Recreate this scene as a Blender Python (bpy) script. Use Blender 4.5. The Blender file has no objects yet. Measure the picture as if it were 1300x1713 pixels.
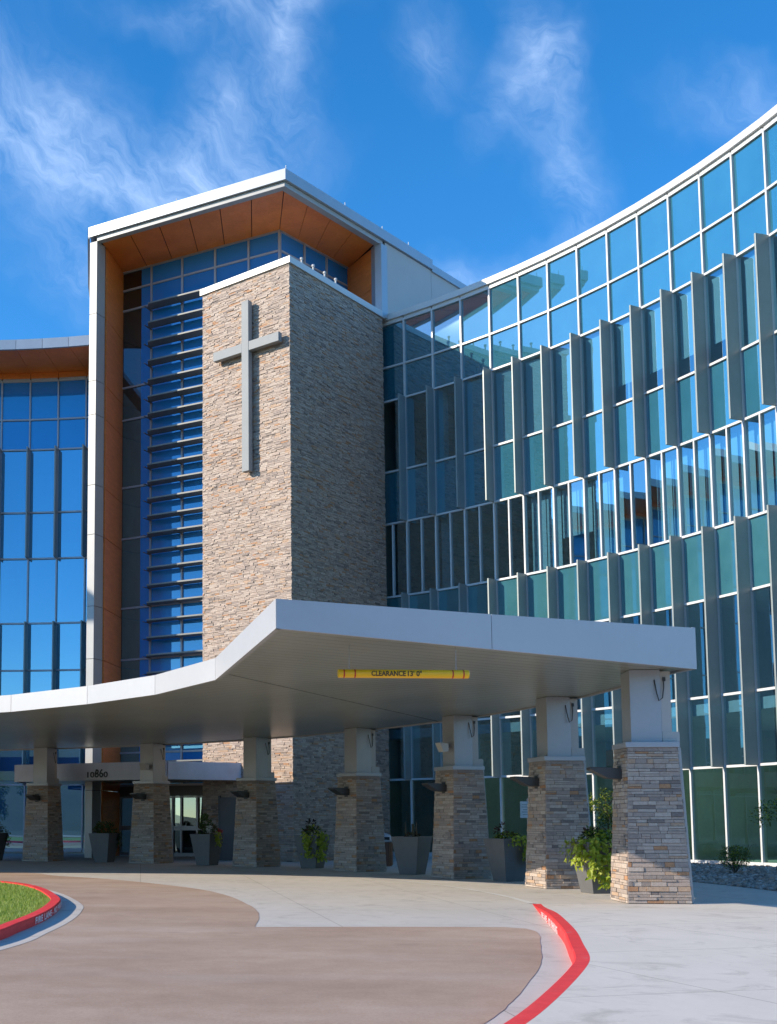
import bpy, math, random
from math import sin, cos, pi, radians, hypot, atan2, sqrt
from mathutils import Vector, Matrix
SC = bpy.context.scene
COL = SC.collection
rnd = random.Random(7)

# ------------------------------------------------------------------ camera
cam = bpy.data.cameras.new('camera'); camo = bpy.data.objects.new('camera', cam); COL.objects.link(camo)
camo.location = (0, 0, 1.6); camo.rotation_euler = (radians(90 + 5.539), 0, 0)
cam.sensor_fit = 'HORIZONTAL'; cam.sensor_width = 36; cam.lens = 36 * 1988 / 1300
cam.shift_x = 310 / 1300; cam.shift_y = 325.7 / 1300
cam.clip_start = .1; cam.clip_end = 3000
SC.camera = camo
# ------------------------------------------------------------------ sun and sky
SUN_AZ = radians(12); SUN_EL = radians(24.7)        # sun stands towards (-cos, -sin)
to_sun = Vector((-cos(SUN_AZ) * cos(SUN_EL), -sin(SUN_AZ) * cos(SUN_EL), sin(SUN_EL)))
sl = bpy.data.lights.new('sun', 'SUN'); sl.energy = 3.1; sl.angle = radians(.5); sl.color = (1, .88, .72)
so = bpy.data.objects.new('sun', sl); COL.objects.link(so); so.location = (-40, -10, 60)
so.rotation_euler = (-to_sun).to_track_quat('-Z', 'Y').to_euler()
SC.view_settings.view_transform = 'Standard'; SC.view_settings.look = 'None'
SC.view_settings.exposure = 1.08; SC.view_settings.gamma = 1

W = bpy.data.worlds.new('World'); SC.world = W; W.use_nodes = True
nt = W.node_tree; nt.nodes.clear()
def N(nt, t, **k):
    n = nt.nodes.new(t)
    for a, b in k.items():
        if a == 'ins':
            for i, v in b.items(): n.inputs[i].default_value = v
        else: setattr(n, a, b)
    return n
def LK(nt, a, b): nt.links.new(a, b)
def M(nt, op, a, b=None, c=None, clamp=False):
    n = nt.nodes.new('ShaderNodeMath'); n.operation = op; n.use_clamp = clamp
    for i, v in enumerate((a, b, c)):
        if v is None: continue
        if isinstance(v, (int, float)): n.inputs[i].default_value = v
        else: nt.links.new(v, n.inputs[i])
    return n.outputs[0]
sky = N(nt, 'ShaderNodeTexSky', sky_type='NISHITA', sun_disc=False, sun_elevation=SUN_EL, sun_rotation=radians(270 - 12), altitude=1800, air_density=1.0, dust_density=.25, ozone_density=2.5)
hs = N(nt, 'ShaderNodeHueSaturation', ins={'Hue': .5, 'Saturation': 1.33, 'Value': .92})
LK(nt, sky.outputs[0], hs.inputs['Color'])
tc = N(nt, 'ShaderNodeTexCoord'); sx = N(nt, 'ShaderNodeSeparateXYZ'); LK(nt, tc.outputs['Generated'], sx.inputs[0])
az = M(nt, 'ARCTAN2', sx.outputs[0], sx.outputs[1]); el = M(nt, 'ARCSINE', sx.outputs[2])
cb = N(nt, 'ShaderNodeCombineXYZ'); LK(nt, az, cb.inputs[0]); LK(nt, el, cb.inputs[1])
# wispy cirrus: stretched, warped noise gathered into the places where the wisps stand
wn = N(nt, 'ShaderNodeTexNoise', ins={'Scale': 9, 'Detail': 4, 'Roughness': .6}); LK(nt, cb.outputs[0], wn.inputs['Vector'])
vs = N(nt, 'ShaderNodeVectorMath', operation='SUBTRACT'); LK(nt, wn.outputs['Color'], vs.inputs[0]); vs.inputs[1].default_value = (.5, .5, .5)
vm = N(nt, 'ShaderNodeVectorMath', operation='SCALE'); LK(nt, vs.outputs[0], vm.inputs[0]); vm.inputs['Scale'].default_value = .10
va = N(nt, 'ShaderNodeVectorMath', operation='ADD'); LK(nt, cb.outputs[0], va.inputs[0]); LK(nt, vm.outputs[0], va.inputs[1])
mask = None
for (a, e, sa, sb, r, s) in [(-0.15, 0.552, 0.12, 0.055, -22, .85), (-0.09, 0.515, 0.16, 0.035, -16, .65), (0.01, 0.512, 0.10, 0.05, 10, 0.75), (0.085, 0.605, 0.034, 0.075, -22, 0.8), (0.01, 0.625, 0.11, 0.02, 0, 0.45),
        (0.276, 0.565, 0.05, 0.035, 40, 0.55), (0.298, 0.575, 0.018, 0.06, 25, 0.6), (0.322, 0.492, 0.030, 0.085, 18, 0.62), (0.451, 0.523, 0.07, 0.024, -20, 0.4),
        (0.203, 0.595, 0.036, 0.032, 0, 0.45), (0.237, 0.435, 0.14, 0.022, 5, 0.6), (-0.11, 0.455, 0.085, 0.035, -30, 0.5), (0.02, 0.57, 0.06, 0.045, 50, 0.55),
        (-1.2, .6, .5, .12, 20, .5), (-2.2, .45, .6, .1, 0, .4), (2.6, .5, .5, .15, 10, .4), (1.6, .6, .5, .1, -20, .4)]:
    mp = N(nt, 'ShaderNodeMapping', vector_type='TEXTURE'); mp.inputs['Location'].default_value = (a, e, 0)
    mp.inputs['Rotation'].default_value = (0, 0, radians(r)); mp.inputs['Scale'].default_value = (sa * 1.5, sb * 1.5, 1)
    LK(nt, va.outputs[0], mp.inputs['Vector'])
    g = N(nt, 'ShaderNodeTexGradient', gradient_type='QUADRATIC_SPHERE'); LK(nt, mp.outputs[0], g.inputs[0])
    w = M(nt, 'MULTIPLY', g.outputs['Fac'], s)
    mask = w if mask is None else M(nt, 'ADD', mask, w)
mp = N(nt, 'ShaderNodeMapping', vector_type='TEXTURE'); mp.inputs['Rotation'].default_value = (0, 0, radians(-38)); mp.inputs['Scale'].default_value = (.105, .038, 1)
LK(nt, va.outputs[0], mp.inputs['Vector'])
n1 = N(nt, 'ShaderNodeTexNoise', ins={'Scale': 1.3, 'Detail': 15, 'Roughness': .68, 'Distortion': .1}); LK(nt, mp.outputs[0], n1.inputs['Vector'])
r1 = M(nt, 'MULTIPLY_ADD', n1.outputs[0], 3.0, -1.05, True)
cl = M(nt, 'MULTIPLY', M(nt, 'MULTIPLY', mask, 1.35, None, True), M(nt, 'MULTIPLY_ADD', r1, .8, .2), None, True)
cl = M(nt, 'MULTIPLY', cl, .31)
mx = N(nt, 'ShaderNodeMixRGB'); LK(nt, cl, mx.inputs[0]); LK(nt, hs.outputs[0], mx.inputs[1]); mx.inputs[2].default_value = (4.4, 5.2, 6.3, 1)
bg = N(nt, 'ShaderNodeBackground', ins={'Strength': .15}); LK(nt, mx.outputs[0], bg.inputs[0])
wo = N(nt, 'ShaderNodeOutputWorld'); LK(nt, bg.outputs[0], wo.inputs[0])
SC.cycles.max_bounces = 9; SC.cycles.diffuse_bounces = 4; SC.cycles.glossy_bounces = 5; SC.cycles.transparent_max_bounces = 14
SC.cycles.caustics_reflective = False; SC.cycles.caustics_refractive = False
SC.cycles.sample_clamp_indirect = 6

# ------------------------------------------------------------------ materials
def mat(name, build):
    m = bpy.data.materials.new(name); m.use_nodes = True; t = m.node_tree; t.nodes.clear()
    o = N(t, 'ShaderNodeOutputMaterial'); s = build(t); LK(t, s, o.inputs[0]); return m
def pbsdf(t, col=None, rough=.5, metal=0, bump=None, bstr=.2, bdist=.01, spec=.5):
    p = N(t, 'ShaderNodeBsdfPrincipled'); p.inputs['Metallic'].default_value = metal
    p.inputs['Specular IOR Level'].default_value = spec
    if isinstance(rough, (int, float)): p.inputs['Roughness'].default_value = rough
    else: LK(t, rough, p.inputs['Roughness'])
    if isinstance(col, tuple): p.inputs['Base Color'].default_value = (*col, 1)
    else: LK(t, col, p.inputs['Base Color'])
    if bump is not None:
        b = N(t, 'ShaderNodeBump', ins={'Strength': bstr, 'Distance': bdist}); LK(t, bump, b.inputs['Height']); LK(t, b.outputs[0], p.inputs['Normal'])
    return p.outputs[0]
def noise(t, scale, detail=4, rough=.55, vec=None, stretch=None, dist=0):
    n = N(t, 'ShaderNodeTexNoise', ins={'Scale': scale, 'Detail': detail, 'Roughness': rough, 'Distortion': dist})
    c = N(t, 'ShaderNodeTexCoord'); v = c.outputs['Object']
    if stretch:
        m = N(t, 'ShaderNodeMapping'); m.inputs['Scale'].default_value = stretch[:3]
        if len(stretch) > 3: m.inputs['Rotation'].default_value = (0, 0, radians(stretch[3]))
        LK(t, v, m.inputs[0]); v = m.outputs[0]
    LK(t, v, n.inputs['Vector']); return n.outputs['Fac']
def ramp(t, fac, stops, interp='LINEAR'):
    r = N(t, 'ShaderNodeValToRGB'); r.color_ramp.interpolation = interp
    e = r.color_ramp.elements
    while len(e) < len(stops): e.new(.5)
    for el_, (p, c) in zip(e, stops): el_.position = p; el_.color = (*c, 1)
    LK(t, fac, r.inputs[0]); return r.outputs[0]
def mixc(t, fac, a, b, mode='MIX'):
    m = N(t, 'ShaderNodeMixRGB', blend_type=mode)
    for i, v in enumerate((fac, a, b)):
        if isinstance(v, tuple): m.inputs[i].default_value = (*v, 1)
        elif isinstance(v, (int, float)): m.inputs[i].default_value = v
        else: LK(t, v, m.inputs[i])
    return m.outputs[0]
def painted(name, col, rough=.45, metal=0, var=.12, scale=1.3, spec=.5):
    def b(t):
        n = noise(t, scale, 5); n2 = noise(t, scale * 14, 3)
        f = M(t, 'ADD', M(t, 'MULTIPLY', n, .7), M(t, 'MULTIPLY', n2, .3))
        lo = tuple(c * (1 - var) for c in col); hi = tuple(min(1, c * (1 + var)) for c in col)
        return pbsdf(t, ramp(t, f, [(.3, lo), (.7, hi)]), rough, metal, n2, .04, .004, spec)
    return mat(name, b)
MT = {}
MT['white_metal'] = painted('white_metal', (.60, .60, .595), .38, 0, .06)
MT['panel_white'] = painted('panel_white', (.44, .425, .40), .5, 0, .05, .6)
MT['fin_grey'] = painted('fin_grey', (.27, .305, .295), .42, .15, .1)
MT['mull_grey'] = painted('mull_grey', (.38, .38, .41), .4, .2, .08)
MT['coping'] = painted('coping', (.40, .43, .46), .36, .4, .05)
MT['leg_metal'] = painted('leg_metal', (.36, .36, .35), .4, .1, .06)
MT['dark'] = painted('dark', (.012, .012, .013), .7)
MT['charcoal'] = painted('charcoal', (.055, .06, .065), .5, 0, .18, 3)
MT['planter'] = painted('planter', (.115, .115, .115), .55, 0, .12, 4)
MT['door_grey'] = painted('door_grey', (.09, .095, .105), .5)
MT['alu'] = painted('alu', (.42, .45, .5), .4, .3)
MT['louver'] = painted('louver', (.17, .18, .17), .45, .1)
MT['post'] = painted('post', (.37, .385, .41), .38, .15, .06)
MT['cross'] = painted('cross', (.27, .285, .29), .6, 0, .05, spec=.25)
MT['fascia'] = painted('fascia', (.44, .435, .445), .42, .1, .05, .5)
MT['interior'] = painted('interior', (.62, .62, .58), .8, 0, .2, .5)
MT['slab'] = painted('slab', (.60, .60, .57), .8)
MT['blind'] = painted('blind', (.62, .70, .72), .8, 0, .05)
MT['cable'] = painted('cable', (.03, .03, .03), .5)
MT['lamp_dark'] = painted('lamp_dark', (.045, .045, .045), .45)
MT['lamp_white'] = painted('lamp_white', (.5, .5, .48), .4)
MT['yellow'] = painted('yellow', (.95, .52, .010), .32, 0, .04)
MT['redtape'] = painted('redtape', (.55, .02, .015), .4)
MT['brown_text'] = painted('brown_text', (.05, .02, .008), .5)
MT['sign_text'] = painted('sign_text', (.02, .03, .045), .5)
MT['stencil'] = painted('stencil', (.82, .74, .72), .8)
MT['seam'] = painted('seam', (.10, .11, .10), .7)
MT['bark'] = painted('bark', (.13, .09, .06), .9, 0, .3, 12)
MT['stake'] = painted('stake', (.42, .16, .05), .8)
MT['bin_brown'] = painted('bin_brown', (.13, .05, .025), .6)
MT['soil'] = painted('soil', (.05, .035, .025), .95, 0, .4, 20)

def orange(t):
    n = noise(t, 1.2, 6, .6, stretch=(1, 1, 6)); n2 = noise(t, 9, 5)
    c = ramp(t, M(t, 'ADD', M(t, 'MULTIPLY', n, .6), M(t, 'MULTIPLY', n2, .4)), [(.3, (.58, .155, .026)), (.7, (.80, .25, .05))])
    return pbsdf(t, c, .42, 0, n2, .03)
MT['orange'] = mat('orange_panel', orange)
def stone(t, muted=False):
    g = N(t, 'ShaderNodeNewGeometry'); r = g.outputs['Random Per Island']
    c = ramp(t, r, [(0, (.20, .175, .165)), (.05, (.29, .255, .235)), (.12, (.38, .33, .295)), (.28, (.47, .40, .345)), (.46, (.53, .46, .40)), (.60, (.45, .375, .325)), (.73, (.56, .50, .44)), (.85, (.51, .37, .255)), (.92, (.48, .25, .115)), (.965, (.32, .28, .255))], 'CONSTANT')
    c = mixc(t, .26 if muted else .16, c, (.47, .395, .34))
    n = noise(t, 14, 6, .7); n2 = noise(t, 55, 4, .7)
    c = mixc(t, 1, c, (.95, .91, .88) if muted else (.84, .81, .79), 'MULTIPLY')
    c = mixc(t, 1, c, ramp(t, n, [(.25, (.78, .75, .73)), (.7, (1.12, 1.1, 1.08))]), 'MULTIPLY')
    return pbsdf(t, c, .85, 0, M(t, 'ADD', n, M(t, 'MULTIPLY', n2, .5)), .45, .015)
MT['stone'] = mat('ledgestone', stone)
MT['stone_tower'] = mat('tower_ledgestone', lambda t: stone(t, True))
MT['mortar'] = painted('mortar', (.17, .155, .14), .95, 0, .3, 8)
def concrete(name, a, b, ang=0, jx=2.2, jy=2.2, joint=True):
    def f(t):
        n = noise(t, .35, 6, .6); n2 = noise(t, 3.2, 6, .65, stretch=(1, .35, 1, ang)); n3 = noise(t, 60, 3, .7); n5 = noise(t, 16, 5, .75)
        v = M(t, 'ADD', M(t, 'ADD', M(t, 'MULTIPLY', n, .42), M(t, 'MULTIPLY', n2, .30)), M(t, 'ADD', M(t, 'MULTIPLY', n3, .14), M(t, 'MULTIPLY', n5, .18)))
        c = ramp(t, v, [(.3, a), (.7, b)])
        st = noise(t, 1.1, 7, .7, dist=1.5)
        c = mixc(t, 1, c, ramp(t, st, [(.33, (.78, .77, .76)), (.48, (1, 1, 1))]), 'MULTIPLY')
        h = n3
        if joint:
            tcn = N(t, 'ShaderNodeTexCoord'); m = N(t, 'ShaderNodeMapping'); m.inputs['Rotation'].default_value = (0, 0, radians(ang)); LK(t, tcn.outputs['Object'], m.inputs[0])
            br = N(t, 'ShaderNodeTexBrick', offset=0.0, ins={'Scale': 1, 'Mortar Size': .008, 'Mortar Smooth': .3, 'Brick Width': jx, 'Row Height': jy}); LK(t, m.outputs[0], br.inputs['Vector'])
            c = mixc(t, br.outputs['Fac'], c, mixc(t, 1, c, (.55, .52, .48), 'MULTIPLY'))
            h = M(t, 'SUBTRACT', n3, br.outputs['Fac'])
        return pbsdf(t, c, .85, 0, h, .25, .006)
    return mat(name, f)
MT['concrete'] = concrete('concrete', (.44, .40, .35), (.57, .525, .465), -3, 3.1, 3.1)
MT['sidewalk'] = concrete('sidewalk', (.52, .46, .39), (.67, .605, .52), -14, 3.4, 3.0)
MT['gutter'] = concrete('gutter', (.45, .41, .36), (.56, .515, .455), 0, 3, 3, False)
MT['white_curb'] = concrete('white_curb', (.52, .50, .46), (.62, .60, .56), 0, 3, 3, False)
def asphalt(t):
    n = noise(t, .28, 6, .6, stretch=(1, 1.4, 1, 15)); n2 = noise(t, 2.4, 7, .7); n3 = noise(t, 130, 3, .8); n4 = noise(t, 28, 4, .8)
    v = M(t, 'ADD', M(t, 'ADD', M(t, 'MULTIPLY', n, .42), M(t, 'MULTIPLY', n2, .20)), M(t, 'ADD', M(t, 'MULTIPLY', n3, .20), M(t, 'MULTIPLY', n4, .28)))
    c = ramp(t, v, [(.40, (.27, .175, .118)), (.54, (.375, .255, .178)), (.70, (.50, .37, .27))])
    pale = noise(t, .5, 5, .55, stretch=(.5, 1.5, 1, 4))
    c = mixc(t, ramp(t, pale, [(.5, (0, 0, 0)), (.78, (.4, .4, .4))]), c, (.47, .38, .31))
    oil = noise(t, .9, 3, .5)
    c = mixc(t, ramp(t, oil, [(.66, (0, 0, 0)), (.76, (.4, .4, .4))]), c, (.19, .135, .105))
    return pbsdf(t, c, .9, 0, M(t, 'ADD', n3, M(t, 'MULTIPLY', n2, .4)), .5, .006)
MT['asphalt'] = mat('asphalt', asphalt)
def redpaint(t):
    n = noise(t, 5, 7, .7); n2 = noise(t, 50, 4, .7)
    c = ramp(t, M(t, 'ADD', M(t, 'MULTIPLY', n, .6), M(t, 'MULTIPLY', n2, .4)), [(.3, (.62, .02, .022)), (.55, (.80, .035, .034)), (.75, (.80, .11, .09))])
    sc_ = noise(t, 2.2, 8, .75, dist=1.2)
    c = mixc(t, ramp(t, sc_, [(.60, (0, 0, 0)), (.66, (.55, .55, .55))]), c, (.42, .30, .27))
    return pbsdf(t, c, .6, 0, n2, .2, .004)
MT['red'] = mat('red_curb_paint', redpaint)
def soffit(t):
    tcn = N(t, 'ShaderNodeTexCoord'); m = N(t, 'ShaderNodeMapping', vector_type='POINT'); m.inputs['Rotation'].default_value = (0, 0, radians(-30)); LK(t, tcn.outputs['Object'], m.inputs[0])
    wv = N(t, 'ShaderNodeTexWave', wave_type='BANDS', bands_direction='Y', wave_profile='SAW', ins={'Scale': 1.05, 'Distortion': 0}); LK(t, m.outputs[0], wv.inputs[0])
    gr = ramp(t, wv.outputs['Fac'], [(0, (0, 0, 0)), (.10, (1, 1, 1)), (.97, (1, 1, 1)), (1, (0, 0, 0))])
    n = noise(t, .5, 4)
    c = mixc(t, 1, ramp(t, n, [(.3, (.38, .40, .355)), (.7, (.46, .48, .43))]), ramp(t, gr, [(0, (.28, .28, .28)), (1, (1, 1, 1))]), 'MULTIPLY')
    return pbsdf(t, c, .30, .6, gr, .6, .012)
MT['soffit'] = mat('soffit_planks', soffit)
def glass(kind):
    def f(t):
        fr = N(t, 'ShaderNodeFresnel', ins={'IOR': 1.65})
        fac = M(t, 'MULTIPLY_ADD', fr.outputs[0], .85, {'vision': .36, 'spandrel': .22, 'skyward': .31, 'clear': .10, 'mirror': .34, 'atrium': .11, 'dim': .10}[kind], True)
        g = N(t, 'ShaderNodeBsdfGlossy'); g.inputs['Roughness'].default_value = .006 if kind not in ('spandrel', 'skyward') else .02
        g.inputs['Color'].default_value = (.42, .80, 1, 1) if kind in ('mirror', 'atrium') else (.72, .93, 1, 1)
        nn = noise(t, .35, 2); bp = N(t, 'ShaderNodeBump', ins={'Strength': .04, 'Distance': .05}); LK(t, nn, bp.inputs['Height']); LK(t, bp.outputs[0], g.inputs['Normal'])
        if kind in ('mirror', 'atrium'):
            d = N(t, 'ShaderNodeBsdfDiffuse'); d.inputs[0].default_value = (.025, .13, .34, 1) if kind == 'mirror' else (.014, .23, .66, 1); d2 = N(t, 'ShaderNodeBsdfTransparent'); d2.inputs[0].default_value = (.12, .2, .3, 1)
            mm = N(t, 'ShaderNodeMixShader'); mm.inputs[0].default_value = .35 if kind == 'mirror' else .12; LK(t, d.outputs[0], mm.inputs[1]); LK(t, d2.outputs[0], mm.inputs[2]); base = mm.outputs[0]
        elif kind in ('spandrel', 'skyward'):
            d = N(t, 'ShaderNodeBsdfDiffuse'); sp = noise(t, 1.2, 3); dots = noise(t, 6, 2, .5)
            c = ramp(t, sp, [(.3, (.036, .14, .17)), (.7, (.05, .17, .20))] if kind == 'spandrel' else [(.3, (.026, .13, .185)), (.7, (.034, .155, .215))])
            c = mixc(t, ramp(t, dots, [(.80, (0, 0, 0)), (.83, (.5, .5, .5))]), c, (.5, .6, .62))
            LK(t, c, d.inputs[0]); base = d.outputs[0]
        else:
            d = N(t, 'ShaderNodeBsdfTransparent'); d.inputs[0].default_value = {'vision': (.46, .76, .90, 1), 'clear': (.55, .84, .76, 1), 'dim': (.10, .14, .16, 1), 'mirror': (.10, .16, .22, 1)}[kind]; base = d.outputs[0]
        m = N(t, 'ShaderNodeMixShader'); LK(t, fac, m.inputs[0]); LK(t, base, m.inputs[1]); LK(t, g.outputs[0], m.inputs[2]); return m.outputs[0]
    return f
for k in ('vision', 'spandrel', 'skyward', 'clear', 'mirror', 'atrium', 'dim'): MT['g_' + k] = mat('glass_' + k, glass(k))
def leaf(name, cols, tr=.3):
    def f(t):
        g = N(t, 'ShaderNodeNewGeometry')
        c = ramp(t, g.outputs['Random Per Island'], [(i / (len(cols)), c) for i, c in enumerate(cols)])
        p = pbsdf(t, c, .55); tl = N(t, 'ShaderNodeBsdfTranslucent'); LK(t, c, tl.inputs[0])
        m = N(t, 'ShaderNodeMixShader'); m.inputs[0].default_value = tr; LK(t, p, m.inputs[1]); LK(t, tl.outputs[0], m.inputs[2]); return m.outputs[0]
    return mat(name, f)
MT['leaf_lime'] = leaf('leaf_lime', [(.22, .28, .02), (.38, .44, .035), (.50, .52, .07), (.28, .38, .03)], .4)
MT['leaf_green'] = leaf('leaf_green', [(.03, .075, .018), (.055, .12, .025), (.08, .15, .03), (.10, .14, .03)])
MT['leaf_dark'] = leaf('leaf_dark', [(.03, .012, .014), (.07, .02, .025), (.035, .05, .02), (.05, .03, .02)])
MT['leaf_dry'] = leaf('leaf_dry', [(.12, .08, .03), (.07, .06, .02), (.16, .09, .04)])
MT['flower_red'] = painted('flower_red', (.6, .02, .02), .6); MT['flower_white'] = painted('flower_white', (.75, .75, .7), .6)
MT['grass_blade'] = leaf('grass_blade', [(.16, .25, .02), (.24, .33, .03), (.34, .38, .06), (.18, .28, .03)])
def lawn(t):
    n = noise(t, 1.5, 6, .6); n2 = noise(t, 40, 4, .7)
    return pbsdf(t, ramp(t, M(t, 'ADD', M(t, 'MULTIPLY', n, .5), M(t, 'MULTIPLY', n2, .5)), [(.3, (.12, .18, .02)), (.5, (.20, .27, .03)), (.7, (.32, .34, .07))]), .9, 0, n2, .6, .02)
MT['lawn'] = mat('lawn', lawn)
def terrain(t):
    n = noise(t, .02, 6, .6); n2 = noise(t, .4, 6, .7)
    return pbsdf(t, ramp(t, M(t, 'ADD', M(t, 'MULTIPLY', n, .6), M(t, 'MULTIPLY', n2, .4)), [(.3, (.035, .05, .02)), (.5, (.09, .09, .04)), (.7, (.15, .13, .07))]), .95)
MT['terrain'] = mat('terrain', terrain)
def gravel(t):
    n = noise(t, 25, 5, .8)
    return pbsdf(t, ramp(t, n, [(.3, (.07, .06, .05)), (.7, (.25, .21, .18))]), .95, 0, n, 1, .03)
MT['gravel'] = mat('gravel', gravel)
def rocks(t):
    g = N(t, 'ShaderNodeNewGeometry'); n = noise(t, 20, 4)
    c = ramp(t, g.outputs['Random Per Island'], [(0, (.16, .13, .11)), (.3, (.32, .25, .20)), (.55, (.42, .37, .33)), (.8, (.42, .27, .18)), (1, (.6, .55, .5))])
    return pbsdf(t, mixc(t, .4, c, ramp(t, n, [(.3, (.3, .3, .3)), (.7, (1, 1, 1))]), 'MULTIPLY'), .85, 0, n, .4)
MT['rocks'] = mat('rocks', rocks)

# ------------------------------------------------------------------ mesh helpers
class MB:
    def __init__(s): s.v = []; s.f = []; s.m = []
    def face(s, pts, m=0):
        i = len(s.v); s.v += [tuple(p) for p in pts]; s.f.append(tuple(range(i, i + len(pts)))); s.m.append(m)
    def hexa(s, b, t, m=0):       # bottom and top rings, counter-clockwise seen from above
        n = len(b); i = len(s.v); s.v += [tuple(p) for p in b] + [tuple(p) for p in t]
        s.f.append(tuple(i + k for k in reversed(range(n)))); s.m.append(m)
        s.f.append(tuple(i + n + k for k in range(n))); s.m.append(m)
        for k in range(n):
            j = (k + 1) % n; s.f.append((i + k, i + j, i + n + j, i + n + k)); s.m.append(m)
    def prism(s, poly, z0, z1, m=0):
        a = sum(poly[i][0] * poly[(i + 1) % len(poly)][1] - poly[(i + 1) % len(poly)][0] * poly[i][1] for i in range(len(poly)))
        if a < 0: poly = poly[::-1]
        f0 = z0 if callable(z0) else (lambda x, y: z0); f1 = z1 if callable(z1) else (lambda x, y: z1)
        s.hexa([(x, y, f0(x, y)) for x, y in poly], [(x, y, f1(x, y)) for x, y in poly], m)
    def obox(s, o, u, s0, s1, v, t0, t1, z0, z1, m=0):
        P = lambda a, b: (o[0] + u[0] * a + v[0] * b, o[1] + u[1] * a + v[1] * b)
        s.prism([P(s0, t0), P(s1, t0), P(s1, t1), P(s0, t1)], z0, z1, m)
    def box(s, x0, x1, y0, y1, z0, z1, m=0): s.prism([(x0, y0), (x1, y0), (x1, y1), (x0, y1)], z0, z1, m)
    def tube(s, pts, r, n=8, m=0, cap=True):
        pts = [Vector(p) for p in pts]; rr = r if isinstance(r, (list, tuple)) else [r] * len(pts); rings = []
        for k, p in enumerate(pts):
            d = (pts[min(k + 1, len(pts) - 1)] - pts[max(k - 1, 0)]).normalized()
            a = d.orthogonal().normalized() if k == 0 else (a - d * a.dot(d)).normalized()
            b = d.cross(a); i = len(s.v)
            for q in range(n):
                w = 2 * pi * q / n; s.v.append(tuple(p + (a * cos(w) + b * sin(w)) * rr[k]))
            rings.append(i)
        for k in range(len(rings) - 1):
            for q in range(n):
                j = (q + 1) % n; s.f.append((rings[k] + q, rings[k] + j, rings[k + 1] + j, rings[k + 1] + q)); s.m.append(m)
        if cap:
            s.f.append(tuple(rings[0] + q for q in reversed(range(n)))); s.m.append(m)
            s.f.append(tuple(rings[-1] + q for q in range(n))); s.m.append(m)
    def build(s, name, mats, parent=None, smooth=False, bevel=0):
        me = bpy.data.meshes.new(name); me.from_pydata(s.v, [], s.f)
        if isinstance(mats, str): mats = [mats]
        for k in mats: me.materials.append(MT[k])
        me.polygons.foreach_set('material_index', s.m)
        if smooth: me.polygons.foreach_set('use_smooth', [True] * len(s.f))
        me.update(); o = bpy.data.objects.new(name, me); COL.objects.link(o)
        if parent: o.parent = parent
        if bevel:
            b = o.modifiers.new('bevel', 'BEVEL'); b.width = bevel; b.segments = 2; b.limit_method = 'ANGLE'
        return o
def thing(name, label, cat, loc=(0, 0, 0), rz=0, group=None):
    o = bpy.data.objects.new(name, None); COL.objects.link(o); o.location = loc; o.rotation_euler = (0, 0, rz); o.empty_display_size = .3
    o['label'] = label; o['category'] = cat
    if group: o['group'] = group
    return o
def tag(o, label, cat, group=None):
    o['label'] = label; o['category'] = cat
    if group: o['group'] = group
    return o
def struct(o): o['kind'] = 'structure'; return o
def lab(o, l): o['label'] = l; return o
def textmesh(txt, size, name='lettering', extrude=.0, bold=0.0, spacing=1.0):
    c = bpy.data.curves.new('t', 'FONT'); c.body = txt; c.size = size; c.extrude = extrude; c.offset = bold; c.space_character = spacing; c.resolution_u = 3
    o = bpy.data.objects.new('t', c); COL.objects.link(o); bpy.context.view_layer.update()
    me = bpy.data.meshes.new_from_object(o.evaluated_get(bpy.context.evaluated_depsgraph_get()))
    bpy.data.objects.remove(o); bpy.data.curves.remove(c); me.name = name; return me
def meshobj(name, me, m, parent=None):
    me.materials.clear(); me.materials.append(MT[m]); o = bpy.data.objects.new(name, me); COL.objects.link(o)
    if parent: o.parent = parent
    return o
def catmull(P, n=6, closed=False):
    out = []; L = len(P); rng = range(L) if closed else range(L - 1)
    for i in rng:
        g = (lambda k: P[k % L]) if closed else (lambda k: P[min(max(k, 0), L - 1)])
        p0, p1, p2, p3 = g(i - 1), g(i), g(i + 1), g(i + 2)
        for q in range(n):
            t = q / n
            out.append(tuple(.5 * (2 * b + (c - a) * t + (2 * a - 5 * b + 4 * c - d) * t * t + (3 * b - a - 3 * c + d) * t ** 3) for a, b, c, d in zip(p0, p1, p2, p3)))
    if not closed: out.append(tuple(P[-1]))
    return out
def offset(P, d, closed=False):      # to the left of the direction of travel
    out = []; L = len(P)
    for i in range(L):
        a = P[(i - 1) % L] if closed or i > 0 else P[i]; b = P[(i + 1) % L] if closed or i < L - 1 else P[i]
        dx, dy = b[0] - a[0], b[1] - a[1]; l = hypot(dx, dy) or 1
        out.append((P[i][0] - dy / l * d, P[i][1] + dx / l * d))
    return out
def poly_sheet(name, P, z, m, holes=None):
    mb = MB(); mb.face([(x, y, z) for x, y in P]); o = mb.build(name, m)
    import bmesh
    bm = bmesh.new(); bm.from_mesh(o.data); bmesh.ops.triangulate(bm, faces=bm.faces); bmesh.ops.recalc_face_normals(bm, faces=bm.faces)
    for f in bm.faces:
        if f.normal.z < 0: f.normal_flip()
    bm.to_mesh(o.data); bm.free(); return o

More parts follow.
